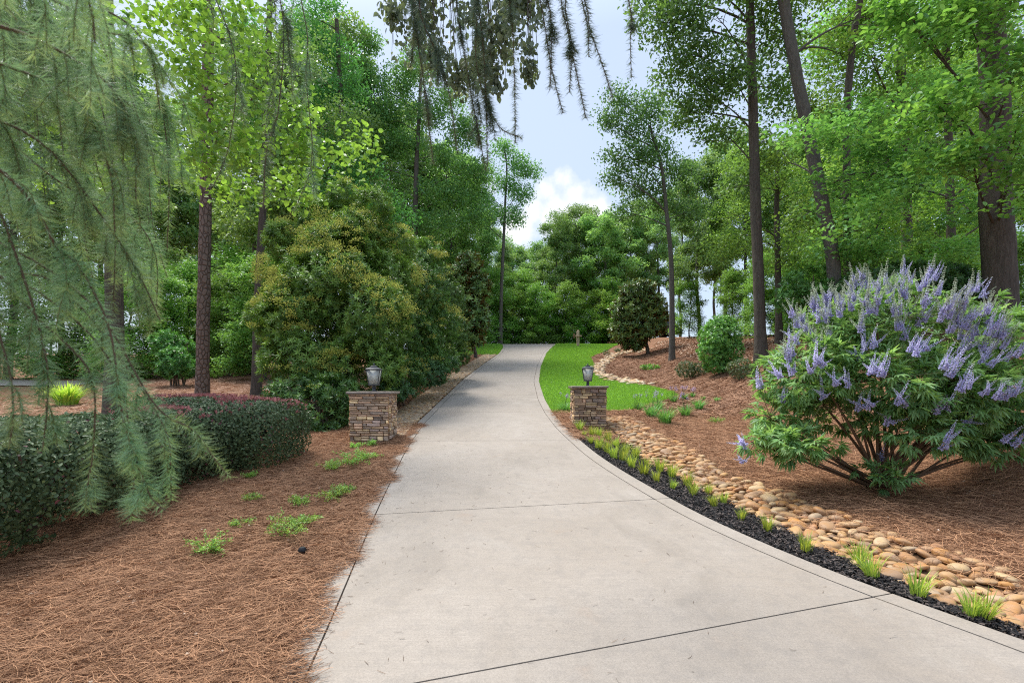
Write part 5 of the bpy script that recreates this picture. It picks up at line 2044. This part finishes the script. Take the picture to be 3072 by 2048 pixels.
def cedar():
    base = np.array([-2.5, 0.5, float(G(-2.5, .5))])
    t = thing('cedar_tree', 'blue green cedar with drooping needle sprays hanging close in front of the view', 'tree', base)
    mb = MB()
    tp = catmull([base - np.array([0, 0, .2]), base + np.array([0, 0, 1.5]), base + np.array([.05, .05, 3.5]), base + np.array([0, 0, 7.]), base + np.array([.05, 0, 11])], 6)
    tube(mb, tp, np.linspace(.26, .06, len(tp)), 12, wob=.05)
    mb.build('trunk', M['bark'], t, smooth=True)

    def needles(nb, path, dens, L, ca, cb, fwd=.9, taper=True):
        seg = np.linalg.norm(np.diff(path, axis=0), axis=1)
        tot = seg.sum()
        n = max(6, int(tot * dens))
        s_ = np.sort(rng.random(n)) * tot
        cs = np.concatenate([[0], np.cumsum(seg)])
        i = np.clip(np.searchsorted(cs, s_) - 1, 0, len(seg) - 1)
        f = (s_ - cs[i]) / np.maximum(seg[i], 1e-6)
        p = path[i] + (path[i + 1] - path[i]) * f[:, None]
        tg = norm(path[i + 1] - path[i])
        # needles sit in little whorls
        wh = np.floor(s_ / .012) * .012
        rd = norm(rng.normal(size=(n, 3)))
        rd = norm(rd - tg * np.sum(rd * tg, -1, keepdims=True))
        d = norm(tg * fwd * rng.uniform(.1, 1.1, (n, 1)) + rd)
        ll = L * rng.uniform(.6, 1.15, n) * np.where(s_ > tot * .93, .7, 1.0)
        w = norm(np.cross(d, rng.normal(size=(n, 3)))) * .00078
        w = w * np.clip(p[:, 1:2], .7, 3) ** .5
        v = np.stack([p - w, p + w, p + d * ll[:, None] + w * .25], 1)
        tt = rng.random((n, 1))
        base_c = np.array(ca) * (1 - tt) + np.array(cb) * tt
        tip = (s_ / tot > .80)[:, None]
        base_c = np.where(tip, base_c * np.array([1.35, 1.15, .8]), base_c)
        nb.add(v.reshape(-1, 3), np.arange(3 * n).reshape(-1, 3), np.repeat(base_c, 3, 0))

    CA, CB = (.085, .165, .070), (.215, .33, .155)
    boughs = []

    def bough(pts, r, side_n, hang, sl, dens=1150, L=.040, ca=CA, cb=CB, hangspread=.35):
        """a woody bough with pendulous side shoots; pts [(u, v, depth)] root to tip"""
        tone = rng.uniform(.72, 1.08)
        ca, cb = np.array(ca) * tone, np.array(cb) * tone
        q3 = [p if isinstance(p, np.ndarray) else P3(*p) for p in pts]
        dv = norm(q3[0] - q3[1])
        near = q3[1] + (dv * .6 + norm(q3[1] - q3[2]) * .4) * .16      # keeps the long inner stretch from swinging the curve
        mid = near + (q3[0] - near) * .35
        path = catmull([q3[0], mid, near] + q3[1:], 8)
        wb, nb = MB(), MB()
        n = len(path)
        tube(wb, path, .0015 + (r * .36) * np.linspace(1, 0, n) ** 1.5, 6, (.11, .075, .05), cap=False)
        needles(nb, path[12:], dens * .9, L, ca, cb)
        for k in range(side_n):
            i = rng.integers(17, max(20, int(n * .9)))
            s_ = path[i]
            ln = sl * rng.uniform(.45, 1.25) * (1.1 - .6 * i / n)
            along = norm(path[min(i + 1, n - 1)] - path[max(i - 1, 0)])
            out = along * .5 + rng.normal(0, hangspread, 3)
            q = bez(s_, s_ + out * ln * .45, s_ + out * ln * .55 + np.array([0, 0, -hang * ln]), 9)
            tube(wb, q, np.linspace(.0018, .0009, 9), 4, (.16, .17, .07), cap=False)
            needles(nb, q, dens, L, ca, cb)
            for _ in range(2):
                if rng.random() < .75:
                    j = rng.integers(2, 7)
                    l2 = ln * rng.uniform(.25, .5)
                    o2 = norm(q[j + 1] - q[j]) * .8 + rng.normal(0, .45, 3) + np.array([0, 0, -.3])
                    q2 = bez(q[j], q[j] + o2 * l2 * .6, q[j] + o2 * l2 * .8 + np.array([0, 0, -.3 * l2]), 6)
                    tube(wb, q2, np.linspace(.0013, .0008, 6), 4, (.17, .19, .08), cap=False)
                    needles(nb, q2, dens, L, ca, cb)
        o = wb.build('bough', M['twig'], t, smooth=True)
        o2 = nb.build('needles', M['needle'], o, base=base)
        boughs.append(o)

    R = lambda z: tuple(base + np.array([.1, .1, z]))
    root = lambda z: np.array(R(z))
    # big near boughs on the left
    bough([root(2.9), (-60, 60, 1.0), (130, 128, 1.05), (330, 260, 1.15), (400, 420, 1.2), (408, 600, 1.2)], .018, 11, .8, .22)
    bough([root(2.7), (-60, 170, 1.0), (120, 240, 1.1), (255, 330, 1.15), (330, 520, 1.15), (345, 700, 1.15)], .015, 12, .9, .22)
    bough([root(2.4), (-60, 340, 1.1), (143, 446, 1.15), (320, 670, 1.2), (420, 830, 1.25), (480, 960, 1.25)], .014, 12, .9, .20)
    bough([root(2.2), (-50, 480, 1.0), (90, 600, 1.05), (170, 740, 1.1), (240, 805, 1.1), (330, 994, 1.1), (372, 1270, 1.1), (445, 1475, 1.1), (494, 1530, 1.1)], .012, 13, .9, .13)
    bough([root(2.1), (-50, 560, 1.1), (60, 800, 1.1), (138, 1074, 1.1), (140, 1230, 1.1), (128, 1350, 1.1)], .010, 10, .9, .14)
    bough([root(2.0), (-40, 800, 1.15), (120, 960, 1.15), (270, 1120, 1.15), (280, 1340, 1.15), (263, 1460, 1.15), (276, 1530, 1.15)], .009, 6, .9, .12)
    bough([root(2.1), (60, 760, 1.2), (290, 930, 1.2), (464, 1212, 1.2), (580, 1290, 1.2), (640, 1370, 1.2), (687, 1430, 1.2)], .008, 7, .9, .12)
    bough([root(2.0), (150, 900, 1.25), (340, 1100, 1.25), (400, 1380, 1.25), (398, 1480, 1.25), (402, 1535, 1.25)], .007, 5, .95, .11)
    bough([root(2.0), (200, 880, 1.3), (400, 1130, 1.3), (500, 1300, 1.3), (512, 1420, 1.3), (513, 1500, 1.3)], .007, 6, .95, .12)
    bough([root(1.95), (-60, 900, 1.05), (20, 1080, 1.05), (40, 1230, 1.05), (30, 1330, 1.05)], .008, 7, .9, .14)
    bough([root(3.0), (-50, -60, 1.2), (180, 10, 1.3), (300, 90, 1.3), (440, 140, 1.35), (480, 330, 1.4)], .014, 11, .9, .28)
    bough([root(3.2), (60, -120, .9), (230, -60, .9), (275, 40, .9), (285, 130, .9)], .012, 8, .9, .2, ca=(.10, .18, .09), cb=(.22, .32, .16))
    bough([root(2.6), (-40, 380, 1.4), (200, 560, 1.5), (380, 640, 1.6), (465, 760, 1.6), (470, 940, 1.6)], .012, 14, .95, .24)
    # the finer curtain behind the near boughs
    for k in range(13):
        u0 = -80 + 42 * k + rng.uniform(-20, 20)
        d0 = rng.uniform(1.35, 2.1)
        v0 = rng.uniform(-120, 260)
        bough([root(rng.uniform(2.4, 3.2)), (u0 - 120, v0 - 90, d0), (u0, v0, d0), (u0 + 60, v0 + 180, d0), (u0 + 85, v0 + 420, d0), (u0 + 95 + rng.uniform(-20, 50), v0 + rng.uniform(560, 800), d0)], .008, 10, .95, .26,
              dens=760, ca=(.065, .14, .055), cb=(.165, .28, .12))
    # boughs farther right, hanging from above the frame
    bough([root(3.7), (400, -420, 2.0), (700, -200, 2.1), (840, 0, 2.1), (838, 310, 2.1), (800, 450, 2.1), (790, 620, 2.1)], .010, 13, .95, .30, dens=620, ca=(.05,.10,.055), cb=(.12,.20,.11))
    bough([root(3.6), (300, -380, 2.2), (560, -150, 2.3), (700, 150, 2.3), (690, 420, 2.3), (640, 560, 2.3)], .009, 8, .95, .30, dens=560, ca=(.05,.10,.055), cb=(.12,.20,.11))
    bough([root(3.8), (500, -400, 2.5), (820, -200, 2.5), (915, 60, 2.5), (920, 250, 2.5), (935, 480, 2.5), (880, 640, 2.5)], .009, 9, .95, .30, dens=520, ca=(.05,.10,.055), cb=(.12,.20,.11))
    # one long limb over the top carries the sprays that hang against the sky
    SK = dict(ca=(.035, .06, .045), cb=(.075, .12, .085))  # needles darkened here: backlit shade against the sky put into their colour
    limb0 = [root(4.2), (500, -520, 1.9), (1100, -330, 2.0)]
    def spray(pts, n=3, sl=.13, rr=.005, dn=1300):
        bough(limb0 + pts, rr, n, .8, sl, dens=dn, L=.036, hangspread=.22, **SK)
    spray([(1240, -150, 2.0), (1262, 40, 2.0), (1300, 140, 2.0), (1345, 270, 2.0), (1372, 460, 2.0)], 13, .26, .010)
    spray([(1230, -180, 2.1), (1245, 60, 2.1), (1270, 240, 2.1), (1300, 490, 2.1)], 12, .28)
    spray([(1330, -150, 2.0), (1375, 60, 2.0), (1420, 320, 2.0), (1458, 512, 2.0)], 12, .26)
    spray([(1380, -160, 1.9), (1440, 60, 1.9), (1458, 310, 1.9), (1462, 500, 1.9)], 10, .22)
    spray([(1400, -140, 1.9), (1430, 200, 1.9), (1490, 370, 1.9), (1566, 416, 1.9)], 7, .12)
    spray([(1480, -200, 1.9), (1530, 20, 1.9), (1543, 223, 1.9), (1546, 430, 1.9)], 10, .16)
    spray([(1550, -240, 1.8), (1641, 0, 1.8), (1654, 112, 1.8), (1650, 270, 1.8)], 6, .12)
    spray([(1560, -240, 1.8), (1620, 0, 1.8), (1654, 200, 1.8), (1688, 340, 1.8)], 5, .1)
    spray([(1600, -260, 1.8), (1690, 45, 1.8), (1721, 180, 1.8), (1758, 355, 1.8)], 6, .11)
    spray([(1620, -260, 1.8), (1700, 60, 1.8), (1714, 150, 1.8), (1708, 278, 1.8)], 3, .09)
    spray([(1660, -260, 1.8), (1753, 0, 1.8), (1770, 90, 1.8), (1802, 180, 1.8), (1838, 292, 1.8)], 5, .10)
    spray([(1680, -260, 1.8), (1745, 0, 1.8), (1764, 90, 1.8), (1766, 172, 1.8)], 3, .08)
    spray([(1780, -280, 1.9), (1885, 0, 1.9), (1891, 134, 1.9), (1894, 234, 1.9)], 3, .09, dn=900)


cedar()


def overhang():
    """dark heart-shaped leaves hanging among the cedar sprays against the sky"""
    b = np.array([-3.6, 3.2, float(G(-3.6, 3.2))])
    t = thing('birch_tree', 'broadleaf tree whose dark dangling leaves hang among the cedar sprays against the sky', 'tree', b)
    path = catmull([b - np.array([0, 0, .2]), b + np.array([0, 0, 3]), b + np.array([.4, .2, 6.0]), b + np.array([1.2, .8, 8.0])], 6)
    # its trunk leans up out of view at the left; limbs arch over the drive
    mb = MB()
    tube(mb, path, np.linspace(.09, .035, len(path)), 9, wob=.04)
    mb.build('trunk', M['bark_grey'], t, smooth=True)
    main = catmull([path[12], P3(450, -420, 4.2), P3(850, -330, 4.5), P3(1150, -230, 4.6), P3(1420, -190, 4.6), P3(1640, -90, 4.6)], 8)
    blobs = [(1180, 40, 4.6, 40, 60), (1200, 130, 4.7, 38, 70), (1270, 60, 4.6, 50, 80), (1290, 190, 4.6, 34, 60), (1350, 110, 4.5, 55, 90), (1430, 80, 4.5, 60, 90), (1440, 200, 4.6, 50, 60),
             (1510, 90, 4.5, 45, 100), (1585, 130, 4.5, 30, 90), (1490, 240, 4.5, 30, 40), (1590, 215, 4.5, 26, 40), (1370, 240, 4.6, 45, 45), (1330, -60, 4.6, 150, 50), (1560, 0, 4.6, 60, 50), (1620, 40, 4.5, 20, 40)]
    B = [px_blob(*q) for q in blobs]
    mb = MB()
    tube(mb, main, np.linspace(.05, .012, len(main)), 7)
    for c, r in B:
        i = int(np.argmin(np.abs(main[:, 0] - c[0]) + rng.uniform(0, .15, len(main))))
        for _ in range(5):
            e = c + rsphere(1)[0] * r * .9
            tube(mb, bez(main[i], (main[i] + e) / 2 + np.array([rng.normal(0, .08), rng.normal(0, .08), .05]), e, 7), np.linspace(.006, .0015, 7), 4, cap=False)
    mb.build('branches', M['bark_grey'], t, smooth=True)
    mb = MB()
    for c, r in B:
        n = int(2600 * r[0] * r[2] * 2.4)
        p = blob_points(c, r * 1.15, n, .6, .72, 8.0, 2.0)
        n = len(p)
        d = norm(np.array([0, 0, -1.0]) + rng.normal(0, .55, (n, 3)))
        nr = norm(rng.normal(size=(n, 3)) + np.array([0, -.4, .3]))
        L = rng.uniform(.035, .07, n)
        leaves(mb, p, d, nr, L, L * .72, cols_between(n, (.05, .075, .05), (.10, .135, .085)), hexa=True)
    mb.build('crown', M['leaf'], t)


overhang()

# ------------------------------------------------------------------ fallen leaves on the bank


def leaf_litter():
    mb = MB()
    n = 9000
    y = 14 + 20 * rng.random(n)
    x = 7.5 + 9 * rng.random(n) + (y - 14) * .1
    p = np.stack([x, y, G(x, y) + .03 + rng.uniform(0, .02, n)], 1)
    nr = norm(np.array([0, 0, 1.]) + rng.normal(0, .4, (n, 3)))
    d = norm(np.cross(nr, rng.normal(size=(n, 3))))
    leaves(mb, p, d, nr, rng.uniform(.08, .16, n), .07, cols_between(n, (.22, .12, .07), (.62, .48, .36)))
    m_ = 700
    y = 2 + 10 * rng.random(m_)
    x = np.where(rng.random(m_) < .5, XL(y) - .1 - 3.2 * rng.random(m_), CR(y) + .1 + 6 * rng.random(m_))
    p = np.stack([x, y, G(x, y) + .055], 1)
    nr = norm(np.array([0, 0, 1.]) + rng.normal(0, .3, (m_, 3)))
    leaves(mb, p, norm(np.cross(nr, rng.normal(size=(m_, 3)))), nr, rng.uniform(.015, .04, m_), .02, cols_between(m_, (.12, .06, .035), (.5, .38, .28)))
    tag(mb.build('leaf_litter', M['straw']), 'dry fallen leaves scattered over the right bank and beds', 'fallen leaves', kind='stuff')


leaf_litter()





for o in bpy.data.objects:
    if '_b' in o:
        del o['_b']
